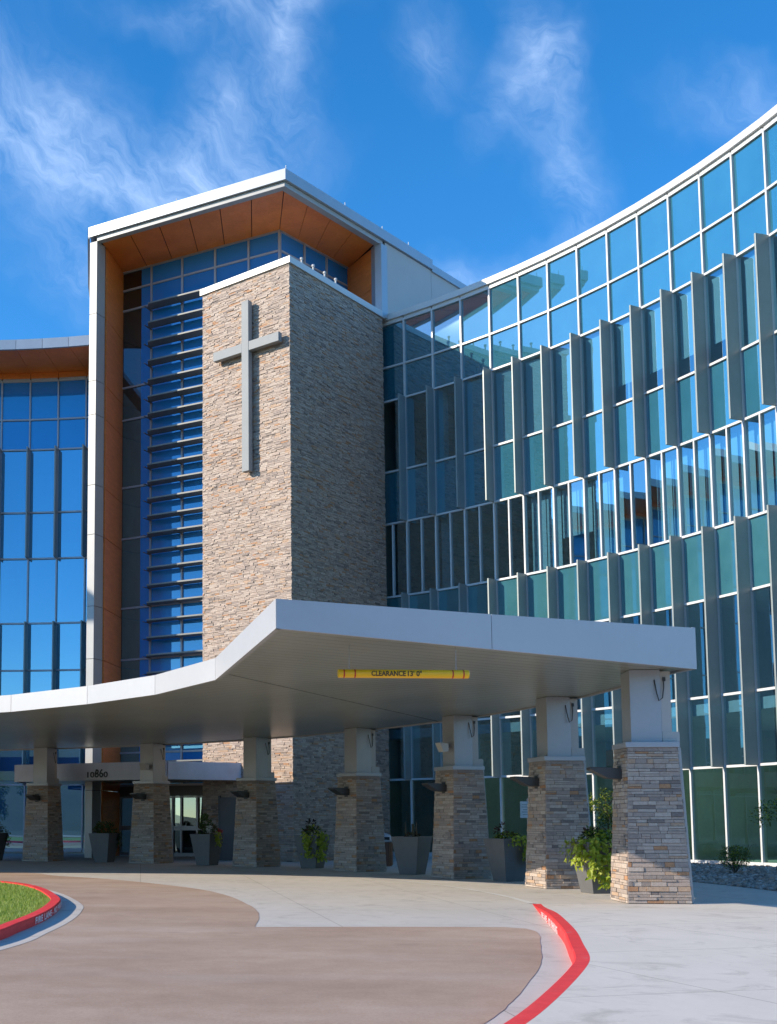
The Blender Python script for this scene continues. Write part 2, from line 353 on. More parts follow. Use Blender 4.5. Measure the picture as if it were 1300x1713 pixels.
# ------------------------------------------------------------------ ground
gb = MB(); R = [0, 60, 140, 300, 700, 1500]; NS = 72
def hz(x, y):
    r = hypot(x, y); a = atan2(y, x)
    if r < 90: return -.03
    back = max(0, min(1, (60 - y) / 120))
    h = (r - 90) / 260
    return -.03 + back * min(1, max(0, h)) * (26 + 14 * sin(3.1 * a + 1) + 9 * sin(7.3 * a) + 5 * sin(13 * a + 2))
rs = [0, 40, 88, 110, 140, 180, 230, 290, 360, 460, 620, 900, 1600]
for i in range(len(rs) - 1):
    for k in range(NS):
        a0, a1 = 2 * pi * k / NS, 2 * pi * (k + 1) / NS
        q = [(rs[i] * cos(a0), rs[i] * sin(a0)), (rs[i + 1] * cos(a0), rs[i + 1] * sin(a0)), (rs[i + 1] * cos(a1), rs[i + 1] * sin(a1)), (rs[i] * cos(a1), rs[i] * sin(a1))]
        if i == 0: q = q[1:] + q[:1]; q = [q[3], q[0], q[1]] if False else [(0, 0)] + q[0:2]
        gb.face([(x, y, hz(x, y)) for x, y in q])
struct(gb.build('terrain', 'terrain'))
plaza = [(-45, 50), (-45, -12), (30, -12), (30, 60), (-20, 62)]
struct(poly_sheet('plaza', plaza, 0, 'concrete'))
asph = [(-6.51, 38.38), (-5.23, 37.49), (-4.43, 35.83), (-2.6, 33.6), (-0.95, 30.6), (0.02, 28.3), (0.55, 26.0), (0.87, 23.4), (0.97, 21.56), (0.94, 20.27), (0.8, 18.4)]
asph = catmull(asph, 4)
asph += [(2.6, 18.42), (4.6, 18.38)] + catmull([(4.86, 18.1), (4.84, 17.4), (4.47, 15.97), (4.02, 14.33), (3.6, 13.02), (3.05, 11.54), (2.68, 10.61), (2.25, 9.68), (1.45, 8.2), (.6, 6.9), (-.6, 5.3), (-2.2, 3.7), (-4.5, 2.1), (-8, .5), (-14, -1.0)], 4)
asph = [(x + rnd.uniform(-.01, .01), y + rnd.uniform(-.012, .012)) for x, y in asph]
asph += [(-30, -4), (-42, 4), (-43, 20), (-40, 34), (-30, 43), (-18, 44), (-10.5, 41)]
struct(poly_sheet('asphalt_drive', asph, .004, 'asphalt'))
struct(poly_sheet('rear_road', [(-44, -11), (28, -11), (28, -6.5), (-44, -6.5)], .004, 'asphalt'))

# island
ob = catmull([(-2.9, 15.3), (-2.66, 17.5), (-2.56, 19.5), (-2.60, 21.5), (-2.78, 23.3), (-3.50, 26.45), (-4.34, 28.7), (-5.6, 30.4), (-7.6, 31.9), (-10.5, 33), (-14, 33.2), (-20, 32), (-26, 27), (-28, 19), (-26, 10), (-19, 5.5), (-11, 5), (-6.6, 7), (-4.2, 10.5)], 8, True)
def ring_mesh(name, outer, inner, z0, z1, m, lip=.02):
    mb = MB(); L = len(outer); i0 = 0
    o2 = [(a + (b - a) * lip / .2, c + (d - c) * lip / .2) for (a, c), (b, d) in zip(outer, inner)]
    for rowz, row in ((z0, outer), (z1 - .015, [(a + (b - a) * .03, c + (d - c) * .03) for (a, c), (b, d) in zip(outer, inner)]), (z1, o2), (z1, inner), (z0, inner)):
        mb.v += [(x, y, rowz) for x, y in row]
    for r in range(4):
        for k in range(L):
            j = (k + 1) % L; mb.f.append((r * L + k, r * L + j, (r + 1) * L + j, (r + 1) * L + k)); mb.m.append(0)
    return mb.build(name, m, smooth=False)
ib = offset(ob, .19, True); gut = offset(ob, -.42, True)
c = ring_mesh('island_curb', ob, ib, 0, .15, 'red'); tag(c, 'red painted curb around the grass island at left', 'curb')
gm = MB()
for k in range(len(ob)):
    j = (k + 1) % len(ob); gm.face([(*gut[k], .008), (*gut[j], .008), (*ob[j], .010), (*ob[k], .010)])
struct(gm.build('island_gutter', 'gutter'))
lw = poly_sheet('island_lawn', offset(ob, .185, True), .125, 'lawn'); struct(lw)
bl = MB()
for k in range(34000):
    x = -2.55 - abs(rnd.gauss(0, 1)) * 3.2; y = rnd.uniform(13, 32)
    # keep inside the island
    best = min(range(0, len(ib), 2), key=lambda q: (ib[q][0] - x) ** 2 + (ib[q][1] - y) ** 2)
    px, py = ib[best]; nx, ny = ib[best][0] - ob[best][0], ib[best][1] - ob[best][1]
    if (x - px) * nx + (y - py) * ny < .01: continue
    a = rnd.uniform(0, 2 * pi); h = rnd.uniform(.03, .075); w = .006
    bl.face([(x - w * cos(a), y - w * sin(a), .12), (x + w * cos(a), y + w * sin(a), .12), (x + rnd.uniform(-.03, .03), y + rnd.uniform(-.03, .03), .12 + h)])
g = bl.build('grass', 'grass_blade'); g['kind'] = 'stuff'; tag(g, 'short green grass growing on the curbed island', 'grass')

# right sidewalk, its ramp and its red curb
fr = catmull([(6.45, 23.55), (6.07, 21.85), (5.62, 19.8), (5.18, 17.73), (4.78, 15.93), (4.37, 14.43), (4.04, 13.13), (3.73, 12.26), (3.11, 10.81), (2.60, 9.68), (2.16, 8.77), (1.35, 7.3), (.3, 5.7), (-1.1, 4.1), (-3.3, 2.2), (-7, .2), (-14, -1.9)], 6)
for _ in range(10): fr = [fr[0]] + [tuple((a + 2 * b + c) / 4 for a, b, c in zip(p, q, w)) for p, q, w in zip(fr, fr[1:], fr[2:])] + [fr[-1]]
def ramp_h(y):
    t = max(0, min(1, (23.5 - y) / 5.0)); t = t * t * (3 - 2 * t); return .15 * t
bk = offset(fr, .165)
bk = [(x, y) for x, y in bk]
cm = MB(); L = len(fr)
in1 = offset(fr, .02)
rows = [[(x, y, 0) for x, y in fr], [(x, y, max(.002, ramp_h(y) - .012)) for x, y in offset(fr, .004)], [(x, y, ramp_h(y) + .002) for x, y in in1], [(x, y, ramp_h(y) + .004) for x, y in bk]]
for r in rows: cm.v += r
for r in range(3):
    for k in range(L - 1):
        cm.f.append((r * L + k, r * L + k + 1, (r + 1) * L + k + 1, (r + 1) * L + k)); cm.m.append(0)
rc = cm.build('sidewalk_curb', 'red', smooth=False); tag(rc, 'curved red painted curb rising beside the sidewalk at right', 'curb')
sw = MB(); cols_ = 14
for k in range(L - 1):
    for q in range(cols_):
        def P(kk, qq):
            x0, y0 = bk[kk]; t = (qq / cols_) ** 1.5; x1, y1 = 26, y0 - 1.0 if y0 > -10 else y0
            x, y = x0 + (x1 - x0) * t, y0 + (y1 - y0) * t; return (x, y, ramp_h(y0) + .0035)
        sw.face([P(k, q), P(k + 1, q), P(k + 1, q + 1), P(k, q + 1)])
struct(sw.build('sidewalk', 'sidewalk'))
gs = MB(); go = offset(fr, -.34)
# flush white curb line running on in front of the columns
wl = []
for k in range(60):
    a = radians(-4.5 + k * 1.7); wl.append((a))
wm = MB()
for k in range(59):
    q = []
    for (a, r) in ((wl[k], 23.45), (wl[k], 23.60), (wl[k + 1], 23.60), (wl[k + 1], 23.45)): q.append((-17 + r * cos(a), 25.45 + r * sin(a), .006))
    wm.face(q)
struct(wm.build('flush_curb', 'white_curb'))
# stencilled words on the curbs
def on_curve(me, path, s0, height, zb, flip=False, out=.004, stretch=1.0, hfun=None):
    d = [0]
    for a, b in zip(path, path[1:]): d.append(d[-1] + hypot(b[0] - a[0], b[1] - a[1]))
    for v in me.vertices:
        s = s0 + v.co.x * stretch; k = max(i for i in range(len(d) - 1) if d[i] <= s) if s > 0 else 0
        t = (s - d[k]) / (d[k + 1] - d[k]); a, b = path[k], path[k + 1]
        x, y = a[0] + (b[0] - a[0]) * t, a[1] + (b[1] - a[1]) * t; l = hypot(b[0] - a[0], b[1] - a[1])
        nx, ny = (b[1] - a[1]) / l, -(b[0] - a[0]) / l
        if flip: nx, ny = -nx, -ny
        h = hfun(y) if hfun else 1
        v.co = (x + nx * out, y + ny * out, zb + v.co.y * h)
st = textmesh('FIRE LANE - NO PARKING', .14, bold=.004, spacing=1.15)
start = min(range(len(ob)), key=lambda k: hypot(ob[k][0] + 2.6, ob[k][1] - 18.4))
path = ob[start:start + 60]
on_curve(st, path, 0, .1, .035, False, .012, 2.35)
o = meshobj('stencil_lettering', st, 'stencil', c)
st = textmesh('FIRE LANE - NO PARKING', .15, bold=.002, spacing=1.15)
k0 = min(range(len(fr)), key=lambda k: abs(fr[k][1] - 20.6)); path = fr[k0:]
on_curve(st, path, 0, .1, .008, False, .0, 1.75, lambda y: ramp_h(y) / .15)
for v in st.vertices: v.co.x -= .012
o = meshobj('stencil_lettering', st, 'stencil', rc)

# gravel bed along the right wing
CX, CY, RW = -11.8, 29.09, 32.0
def arc(r, a, z=None):
    p = (CX + r * cos(a), CY + r * sin(a)); return p if z is None else (*p, z)
bed = [arc(25.1 + .15 * sin(k), radians(-22 + k * 2.2)) for k in range(25)] + [arc(31.9, radians(-22 + k * 2.2)) for k in reversed(range(25))]
gm = MB()
for k in range(24):
    a0, a1 = radians(-22 + k * 2.2), radians(-22 + (k + 1) * 2.2)
    for r in range(5):
        r0, r1 = 25.1 + r * 1.36, 25.1 + (r + 1) * 1.36
        z = lambda rr: .012 + .14 * min(1, (rr - 25.1) / 4)
        gm.face([arc(r0, a0, z(r0)), arc(r1, a0, z(r1)), arc(r1, a1, z(r1)), arc(r0, a1, z(r0))])
struct(gm.build('gravel_bed', 'gravel'))
rk = MB()
for k in range(7000):
    a = radians(rnd.uniform(-4, 28)); r = 25.1 + 6.7 * rnd.random() ** 1.2; x, y = arc(r, a); s = rnd.uniform(.025, .08)
    z = .012 + .14 * min(1, (r - 25.1) / 4); i = len(rk.v); n = 5; ph = rnd.random() * 6
    e = rnd.uniform(.6, 1.3)
    for lv, (rad, zz) in enumerate(((1, -.2), (1.05, .25), (.55, .75))):
        for q in range(n):
            w = ph + 2 * pi * q / n; rr = s * rad * rnd.uniform(.75, 1.1)
            rk.v.append((x + rr * cos(w) * e, y + rr * sin(w), z + s * zz * rnd.uniform(.7, 1)))
    for lv in range(2):
        for q in range(n):
            j = (q + 1) % n; rk.f.append((i + lv * n + q, i + lv * n + j, i + lv * n + n + j, i + lv * n + n + q)); rk.m.append(0)
    rk.f.append(tuple(i + 2 * n + q for q in range(n))); rk.m.append(0)
o = rk.build('river_rocks', 'rocks'); o['kind'] = 'stuff'; tag(o, 'loose grey and tan river rocks below the glass wing', 'rocks')

# ------------------------------------------------------------------ the hospital building
hosp = thing('hospital_building', 'curved blue glass hospital with stone tower and orange-lined portal', 'building', (0, 48, 0))
hosp.location = (0, 0, 0)
ZR = [24.84, 22.70, 21.07, 17.70, 15.25, 11.84, 9.38, 5.96, 3.49, .18]
PHR = radians(51.4); BAY = radians(2.712); PHL = radians(79.79)
def pane(mb, p0, p1, z0, z1, m, tilt=.0022):
    # p0,p1 plan ends; a pane gets its own slight tilt and sits in its frame
    dx, dy = p1[0] - p0[0], p1[1] - p0[1]; l = hypot(dx, dy); nx, ny = -dy / l, dx / l
    a, b = rnd.gauss(0, tilt) * l / 2, rnd.gauss(0, tilt) * (z1 - z0) / 2
    a = max(-.012, min(.012, a)); b = max(-.012, min(.012, b))
    mb.face([(p0[0] + nx * (-a - b), p0[1] + ny * (-a - b), z0), (p1[0] + nx * (a - b), p1[1] + ny * (a - b), z0), (p1[0] + nx * (a + b), p1[1] + ny * (a + b), z1), (p0[0] + nx * (-a + b), p0[1] + ny * (-a + b), z1)], m)
def wing(name, label, ph0, sgn, nb, nind, half, lit, finlist, stencil=None):
    ang = [ph0 + sgn * BAY * k for k in range(nb + 1)]
    fr_ = MB(); mw = .037
    for k, a in enumerate(ang):
        u = (cos(a), sin(a)); v = (-sin(a), cos(a))
        fr_.obox((CX, CY), u, RW - .10, RW + .10, v, -mw, mw, ZR[-1], ZR[0])
    for k in range(nb):
        p0, p1 = arc(RW, ang[k]), arc(RW, ang[k + 1]); l = hypot(p1[0] - p0[0], p1[1] - p0[1])
        u = ((p1[0] - p0[0]) / l, (p1[1] - p0[1]) / l); am = (ang[k] + ang[k + 1]) / 2; v = (cos(am), sin(am))
        for z in ZR:
            hh = .042 if z not in (ZR[0], ZR[-1]) else .09
            fr_.obox(p0, u, mw + .001, l - mw - .001, v, -.085, .08, z - hh, z + hh)
        if half: fr_.obox(p0, u, l / 2 - .032, l / 2 + .032, v, -.083, .075, ZR[5] + .051, ZR[4] - .051)
    cw = fr_.build(name, 'white_metal' if lit else 'mull_grey', hosp); lab(cw, label)  # unlit wing's frame is greyer: its shade is put into the colour
    kinds = ['skyward', 'skyward', 'vision', 'skyward', 'vision', 'spandrel', 'vision', 'vision', 'clear']
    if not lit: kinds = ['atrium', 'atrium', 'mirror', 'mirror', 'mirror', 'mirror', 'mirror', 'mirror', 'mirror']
    bands = [(0, 2), (2, 4), (4, 5), (5, 8), (8, 9)]
    rest = MB()
    for k in range(nb):
        p0, p1 = arc(RW, ang[k]), arc(RW, ang[k + 1])
        if sgn > 0: p0, p1 = p1, p0
        am = (ang[k] + ang[k + 1]) / 2; n = (cos(am), sin(am)); md = ((p0[0] + p1[0]) / 2, (p0[1] + p1[1]) / 2)
        for (b0, b1) in bands:
            mb = MB() if k < nind else rest
            for r in range(b0, b1):
                gi = {'spandrel': 0, 'vision': 1, 'clear': 2, 'mirror': 3, 'skyward': 5, 'atrium': 6}[kinds[r]]
                if half and r == 4: pane(mb, p0, md, ZR[r + 1], ZR[r], gi); pane(mb, md, p1, ZR[r + 1], ZR[r], gi)
                else: pane(mb, p0, p1, ZR[r + 1], ZR[r], gi)
                if kinds[r] == 'vision' and r in (2, 4) and lit and k > 2 and (r == 2 or rnd.random() < .45 + .04 * k):
                    dpt = .42 if r == 4 else .2; zt = ZR[r] - .1; zb = ZR[r + 1] + (rnd.choice([.1, .1, .1, .1, .8]) if r == 2 else rnd.choice([.1, .1, 1.3, 1.9]) if k < 9 else .1)
                    nst = 4 if r == 4 else 1
                    for s_ in range(nst):
                        t0, t1 = (s_ + .06) / nst, (s_ + .94) / nst
                        q = [(p0[0] + (p1[0] - p0[0]) * t + n[0] * dpt, p0[1] + (p1[1] - p0[1]) * t + n[1] * dpt) for t in (t0, t1)]
                        mb.face([(*q[0], zb), (*q[1], zb), (*q[1], zt), (*q[0], zt)], 4)
            if k < nind: mb.build('window', ['g_spandrel', 'g_vision', 'g_clear', 'g_mirror', 'blind', 'g_skyward', 'g_atrium'], cw)
    if nb > nind:
        o = rest.build('window', ['g_spandrel', 'g_vision', 'g_clear', 'g_mirror', 'blind', 'g_skyward', 'g_atrium'], cw)
    for k in finlist:
        a = ang[k]; u = (cos(a), sin(a)); v = (-sin(a), cos(a))
        for (zt, zb) in ((ZR[2] + .02, ZR[4] - .02), (ZR[5] + .02, ZR[8] - .02)):
            f = MB(); f.obox((CX, CY), u, RW - .10 - .53, RW - .103, v, -.035, .035, zb + .0, zt); f.build('fin', 'fin_grey', cw, bevel=.008)
    # floors, back wall, roof slab inside
    it = MB()
    for k in range(0, nb, 2):
        a0, a1 = ang[k], ang[min(nb, k + 2)]
        for z0, z1 in ((-.05, .14), (5.35, 5.75), (10.3, 10.9), (16.1, 16.7), (22.4, 22.9)):
            it.hexa([arc(RW + .13, a0, z0), arc(RW + 9, a0, z0), arc(RW + 9, a1, z0), arc(RW + .13, a1, z0)][::1 if sgn > 0 else -1], [arc(RW + .13, a0, z1), arc(RW + 9, a0, z1), arc(RW + 9, a1, z1), arc(RW + .13, a1, z1)][::1 if sgn > 0 else -1], 0)
        it.hexa([arc(RW + 9, a0, 0), arc(RW + 9.3, a0, 0), arc(RW + 9.3, a1, 0), arc(RW + 9, a1, 0)][::1 if sgn > 0 else -1], [arc(RW + 9, a0, 24.5), arc(RW + 9.3, a0, 24.5), arc(RW + 9.3, a1, 24.5), arc(RW + 9, a1, 24.5)][::1 if sgn > 0 else -1], 1)
        if k % 6 == 2:
            for lv, (z0, z1) in enumerate(((.14, 5.35), (5.75, 10.3), (10.9, 16.1), (16.7, 22.4))):
                u = (cos(a0), sin(a0)); it.obox((CX, CY), u, RW + 1.4, RW + 8.9, (-u[1], u[0]), -.08, .08, z0, z1, 1)
                it.obox((CX, CY), u, RW + .75, RW + 1.2, (-u[1], u[0]), -.24, .24, z0, z1, 1)
    for a_ in (ang[0] - sgn * .002, ang[-1] + sgn * .002):
        u = (cos(a_), sin(a_)); it.obox((CX, CY), u, RW + .14, RW + 9, (-u[1], u[0]), -.05, .05, 0, 24.4, 1)
    o = it.build('floor_slab', ['slab', 'interior'], cw)
    return cw, ang
rw, angR = wing('right_wing_frame'.replace('right_wing', 'curtain_wall'), 'white gridded curtain wall of the sunlit right wing', PHR, -1, 19, 19, True, True, range(1, 20))
# white coping on the right wing
cp = MB()
for k in range(19):
    a0, a1 = angR[k], angR[k + 1]; g_ = .00012
    for (r0, r1, z0, z1) in ((RW - .20, RW + .25, 24.93, 25.20),):
        b = [(r0, a1 + g_), (r1, a1 + g_), (r1, a0 - g_), (r0, a0 - g_)]
        cp.hexa([arc(r, a, z0) for r, a in b], [arc(r, a, z1) for r, a in b])
    b = [(RW + .25, a1), (RW + 14, a1), (RW + 14, a0), (RW + .25, a0)]
    cp.hexa([arc(r, a, 24.6) for r, a in b], [arc(r, a, 24.85) for r, a in b])
cp.build('coping', 'white_metal', rw)
bb = MB()
for k in range(19):
    a0, a1 = angR[k], angR[k + 1]; b = [(RW - .10, a1), (RW + .3, a1), (RW + .3, a0), (RW - .10, a0)]
    bb.hexa([arc(r, a, -.02) for r, a in b], [arc(r, a, .085) for r, a in b])
bb.build('base_curb', 'white_curb', rw)
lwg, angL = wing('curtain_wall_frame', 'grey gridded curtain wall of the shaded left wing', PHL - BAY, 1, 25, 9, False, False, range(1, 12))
rf = MB(); of = MB()
for k in range(25):
    a0, a1 = angL[k], angL[k + 1]; g_ = .0003
    b = [(RW - 3.35, a0 + g_), (RW - 3.2, a0 + g_), (RW - 3.2, a1 - g_), (RW - 3.35, a1 - g_)]
    rf.hexa([arc(r, a, 25.22) for r, a in b], [arc(r, a, 25.72) for r, a in b])
    b = [(RW - 3.2, a0), (RW + 14, a0), (RW + 14, a1), (RW - 3.2, a1)]
    rf.hexa([arc(r, a, 25.40) for r, a in b], [arc(r, a, 25.70) for r, a in b])
    b = [(RW - 3.19, a0 + g_), (RW - .02, a0 + g_), (RW - .02, a1 - g_), (RW - 3.19, a1 - g_)]
    of.hexa([arc(r, a, 25.25) for r, a in b], [arc(r, a, 25.38) for r, a in b])
    b = [(RW - .08, a0 + g_), (RW + .1, a0 + g_), (RW + .1, a1 - g_), (RW - .08, a1 - g_)]
    of.hexa([arc(r, a, 24.94) for r, a in b], [arc(r, a, 25.24) for r, a in b])
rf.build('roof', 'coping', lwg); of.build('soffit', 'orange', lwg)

# ---- portal (the orange lined frame)
oL, oC, oR = (-4.72, 52.87), (3.45, 48.08), (8.18, 53.21)
TL, GC, GR = (-3.97, 56.19), (3.49, 51.92), (7.08, 55.65)
def unit(a, b): l = hypot(b[0] - a[0], b[1] - a[1]); return ((b[0] - a[0]) / l, (b[1] - a[1]) / l), l
uL, lL = unit(TL, GC); nL = (-uL[1] * -1, uL[0] * -1); nL = (uL[1], -uL[0])         # outward (towards the drive)
uR, lR = unit(GC, GR); nR = (uR[1], -uR[0])
portal = MB()
# left leg in stacked panels with dark joints
A, B, Cc = (-5.27, 53.06), (-4.93, 52.87), (-4.60, 53.42)
jz = [0, 3.0, 5.6, 8.9, 11.3, 14.6, 16.9, 20.2, 21.8, 25.0, 28.48]
for z0, z1 in zip(jz, jz[1:]):
    portal.prism([A, B, Cc, (-4.62, 53.9), (-5.1, 54.0)], z0 + .012, z1 - .012, 0)
    portal.prism([(-5.1, 54.01), (-4.62, 53.91), (-4.25, 56.3), (-4.6, 60.0), (-5.75, 60.0)], z0 + .012, z1 - .012, 0)
portal.prism([(-5.2, 53.12), (-4.95, 52.95), (-4.66, 53.45), (-4.4, 56), (-4.7, 59.9), (-5.6, 59.9)], 0, 28.48, 1)
pf = portal.build('portal_leg', ['leg_metal', 'dark', 'coping'], hosp); lab(pf, 'pale metal left leg of the portal with thin panel joints'); portal = MB()
# right leg, above the wing roof
portal.prism([(8.02, 53.25), (8.30, 53.10), (8.62, 53.42), (8.4, 54.0), (7.9, 53.6)], 24.95, 28.48, 2)
pf = portal.build('portal_leg', ['leg_metal', 'dark', 'coping'], hosp); lab(pf, 'short right leg of the portal above the wing roof')
# orange reveals
rv = MB()
uu, ll = unit((-4.55, 53.75), TL); vv = (uu[1], -uu[0])
for z0, z1 in zip(jz, jz[1:]): rv.obox((-4.55, 53.62), uu, 0, ll + .1, vv, -.05, .03, z0 + .014, z1 - .014)
rv.build('orange_reveal', 'orange', hosp); rv = MB()
uu, ll = unit(oR, GR); vv = (uu[1], -uu[0])
for z0, z1 in zip([24.95, 26.5], [26.5, 28.46]): rv.obox(oR, uu, .06, ll, vv, -.08, .06, z0 + .008, z1 - .014)
rv.build('orange_reveal', 'orange', hosp)
# roof slab and copings
def off(p, a, d): return (p[0] + a[0] * d, p[1] + a[1] * d)
front = [(-5.27, 53.06), (3.47, 47.93), (8.44, 53.2)]
back = [(13.6, 58.7), (10.5, 66), (-6.2, 66), (-5.75, 60)]
rs_ = MB()
inner = [(-4.95, 53.05), (3.46, 48.12), (8.22, 53.28)]
rs_.prism([(-4.85, 53.1), (3.45, 48.3), (8.2, 53.4), (13.3, 58.7), (10.4, 65.7), (-6, 65.7), (-5.6, 60)], 28.56, 29.02)
rs_.build('roof', 'dark', hosp)
cp = MB()
def band(mb, pts, d0, d1, z0, z1, m=0):   # band along an open plan polyline, offset outward
    o0, o1 = offset(pts, -d0), offset(pts, -d1)
    for k in range(len(pts) - 1): mb.prism([o0[k], o1[k], o1[k + 1], o0[k + 1]], z0, z1, m)
def miter(pts, d):
    out = []
    for i, p in enumerate(pts):
        ns = []
        if i > 0: (u, _) = unit(pts[i - 1], p); ns.append((u[1], -u[0]))
        if i < len(pts) - 1: (u, _) = unit(p, pts[i + 1]); ns.append((u[1], -u[0]))
        if len(ns) == 1: n = ns[0]; out.append((p[0] + n[0] * d, p[1] + n[1] * d))
        else:
            s = 1 + ns[0][0] * ns[1][0] + ns[0][1] * ns[1][1]; out.append((p[0] + (ns[0][0] + ns[1][0]) / s * d, p[1] + (ns[0][1] + ns[1][1]) / s * d))
    return out
def mband(mb, pts, d0, d1, z0, z1, m=0):
    a, b = miter(pts, d0), miter(pts, d1)
    for k in range(len(pts) - 1): mb.prism([a[k], b[k], b[k + 1], a[k + 1]], z0, z1, m)
mband(cp, [(-5.27, 53.06), (3.45, 48.06), (8.40, 53.28), (11.2, 56.25)], 0, .14, 28.68, 29.16)
mband(cp, [(11.2, 56.25), (13.6, 58.8), (10.6, 65.9)], 0, .12, 28.6, 28.95)
mband(cp, [(-5.9, 62), (-5.75, 58), (-5.29, 53.06)], 0, .10, 28.68, 29.15)
cp.prism([(-5.27, 53.1), (3.45, 48.1), (8.38, 53.35), (13.4, 58.8), (10.4, 65.8), (-6, 65.8)], 29.03, 29.10, 0)
cp.build('coping', 'coping', hosp)
fb = MB(); mband(fb, [(-4.93, 52.86), (3.45, 48.06), (8.40, 53.28)], -.30, .0, 28.46, 28.67); fb.build('fascia', 'leg_metal', hosp)
# white side wall behind the portal
wp = MB(); u_, l_ = unit((8.42, 53.32), (13.55, 58.75)); v_ = (u_[1], -u_[0])
for s0, s1 in ((.12, 4.05), (4.07, l_)): wp.obox((8.42, 53.32), u_, s0, s1, v_, -.15, .03, 24.9, 28.66)
wp.prism([(13.5, 58.8), (13.4, 58.75), (10.4, 65.7), (10.5, 65.8)], 22, 28.6)
wp.build('side_wall', 'panel_white', hosp)
# orange soffit panels
sf = MB()
def quadlerp(a0, a1, b0, b1, n, skew=0):
    for k in range(n):
        t0, t1 = k / n, (k + 1) / n; e = .0022
        P = lambda a, b, t: (a[0] + (b[0] - a[0]) * t, a[1] + (b[1] - a[1]) * t)
        sf.prism([P(a0, a1, t0 + e), P(a0, a1, t1 - e), P(b0, b1, t1 - e), P(b0, b1, t0 + e)], 28.5, 28.55)
quadlerp(off(oL, (0, 1), .28), off(oC, (0, 1), .30), off(TL, nL, .04), off(GC, (0, -1), .06), 6)
quadlerp(off(oC, (.05, 1), .30), off(oR, (-.3, .12), .7), off(GC, (.03, -1), .05), off(GR, nR, .05), 4)
sf.build('orange_soffit', 'orange', hosp)
# atrium glazing
sL = [0, 1.72, 3.45, 5.25, 7.02, lL]; zL = [28.46, 27.52, 26.49, 22.6, 20.98, 17.62, 15.11, 11.73, 9.25, 6.0, 4.83, 3.3]
sR = [0, 1.73, 3.4, lR]
gf = MB()
for k, s in enumerate(sL): gf.obox(TL, uL, s - .045, s + .045, nL, -.08, .08, 24.0 if s > 5.3 else 0.1, 28.5)
for s0, s1 in zip(sL, sL[1:]):
    for z in zL:
        if s0 > 5 and z < 24: continue
        gf.obox(TL, uL, s0 + .046, s1 - .046, nL, -.07, .065, z - .045, z + .045)
for s in sR[1:]: gf.obox(GC, uR, s - .045, s + .045, nR, -.08, .08, 24.0, 28.5)
for s0, s1 in zip(sR, sR[1:]):
    for z in zL[:3]: gf.obox(GC, uR, s0 + .046, s1 - .046, nR, -.07, .065, z - .045, z + .045)
ag = gf.build('atrium_glazing_frame', 'mull_grey', hosp)
P = lambda o, u, s: (o[0] + u[0] * s, o[1] + u[1] * s)
for j, (s0, s1) in enumerate(zip(sL, sL[1:])):
    for i, (z1, z0) in enumerate(zip(zL, zL[1:])):
        if s0 > 5 and z1 < 26: continue
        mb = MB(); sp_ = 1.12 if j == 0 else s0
        if j == 0: pane(mb, P(TL, uL, s0), P(TL, uL, sp_), z0, z1, 1, 0)  # strip beside the leg: its dark reflection is put into darker glass
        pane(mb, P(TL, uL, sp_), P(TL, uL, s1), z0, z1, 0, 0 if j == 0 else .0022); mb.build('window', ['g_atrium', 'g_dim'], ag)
for s0, s1 in zip(sR, sR[1:]):
    for z1, z0 in zip(zL[:3], zL[1:4]):
        if z0 < 24: z0 = 24
        mb = MB(); pane(mb, P(GC, uR, s0), P(GC, uR, s1), z0, z1, 0); mb.build('window', ['g_atrium'], ag)
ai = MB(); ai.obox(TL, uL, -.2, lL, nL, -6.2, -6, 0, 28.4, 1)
for z in (.0, 5.5, 10.3, 16.1, 21.9): ai.obox(TL, uL, 0, lL - 1, nL, -6, -2.2, z - .1, z + .3, 0)
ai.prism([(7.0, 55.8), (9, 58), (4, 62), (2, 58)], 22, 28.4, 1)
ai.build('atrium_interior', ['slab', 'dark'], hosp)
# louvres
lz = [26.2 - .94 * k for k in range(5)]
while lz[-1] > 4.9: lz.append(lz[-1] - .822)
lou = None
for z in lz:
    mb = MB()
    q = lambda s, t: P(P(TL, uL, s), nL, t)
    plan = [q(1.62, .16), q(2.0, .80), q(5.1, .80), q(5.35, .60), q(5.35, .16)]
    mb.prism(plan, z - .03, z + .03); mb.obox(TL, uL, 2.02, 5.08, nL, .80, .82, z - .04, z + .03)
    for s in (1.74, 3.45): mb.obox(TL, uL, s - .03, s + .03, nL, .07, .7, z - .06, z - .031)
    mb.build('louver', 'louver', hosp)
# entrance storefront below
en = MB()
en.obox(TL, uL, .05, 5.3, nL, -.05, .09, 2.78, 3.25, 1)
for s in (.1, .95, 2.25, 3.0, 4.3, 5.2): en.obox(TL, uL, s - .05, s + .05, nL, -.06, .1, .04, 2.78, 0)
for s0, s1 in ((.15, .9), (1.0, 2.2), (2.3, 2.95), (3.05, 4.25), (4.35, 5.15)):
    for z0, z1 in ((.04, .2), (1.22, 1.42), (2.70, 2.77)): en.obox(TL, uL, s0, s1, nL, -.04, .08, z0, z1, 0)
ed = en.build('entrance_door', ['mull_grey', 'door_grey'], hosp); lab(ed, 'glass sliding entrance doors under the low canopy')
dg = MB()
for s0, s1 in ((.1, .95), (.95, 2.25), (2.25, 3.0), (3.0, 4.3), (4.3, 5.2)): pane(dg, P(TL, uL, s0), P(TL, uL, s1), .05, 2.78, 0)
dg.build('door_glass', 'g_dim', ed)
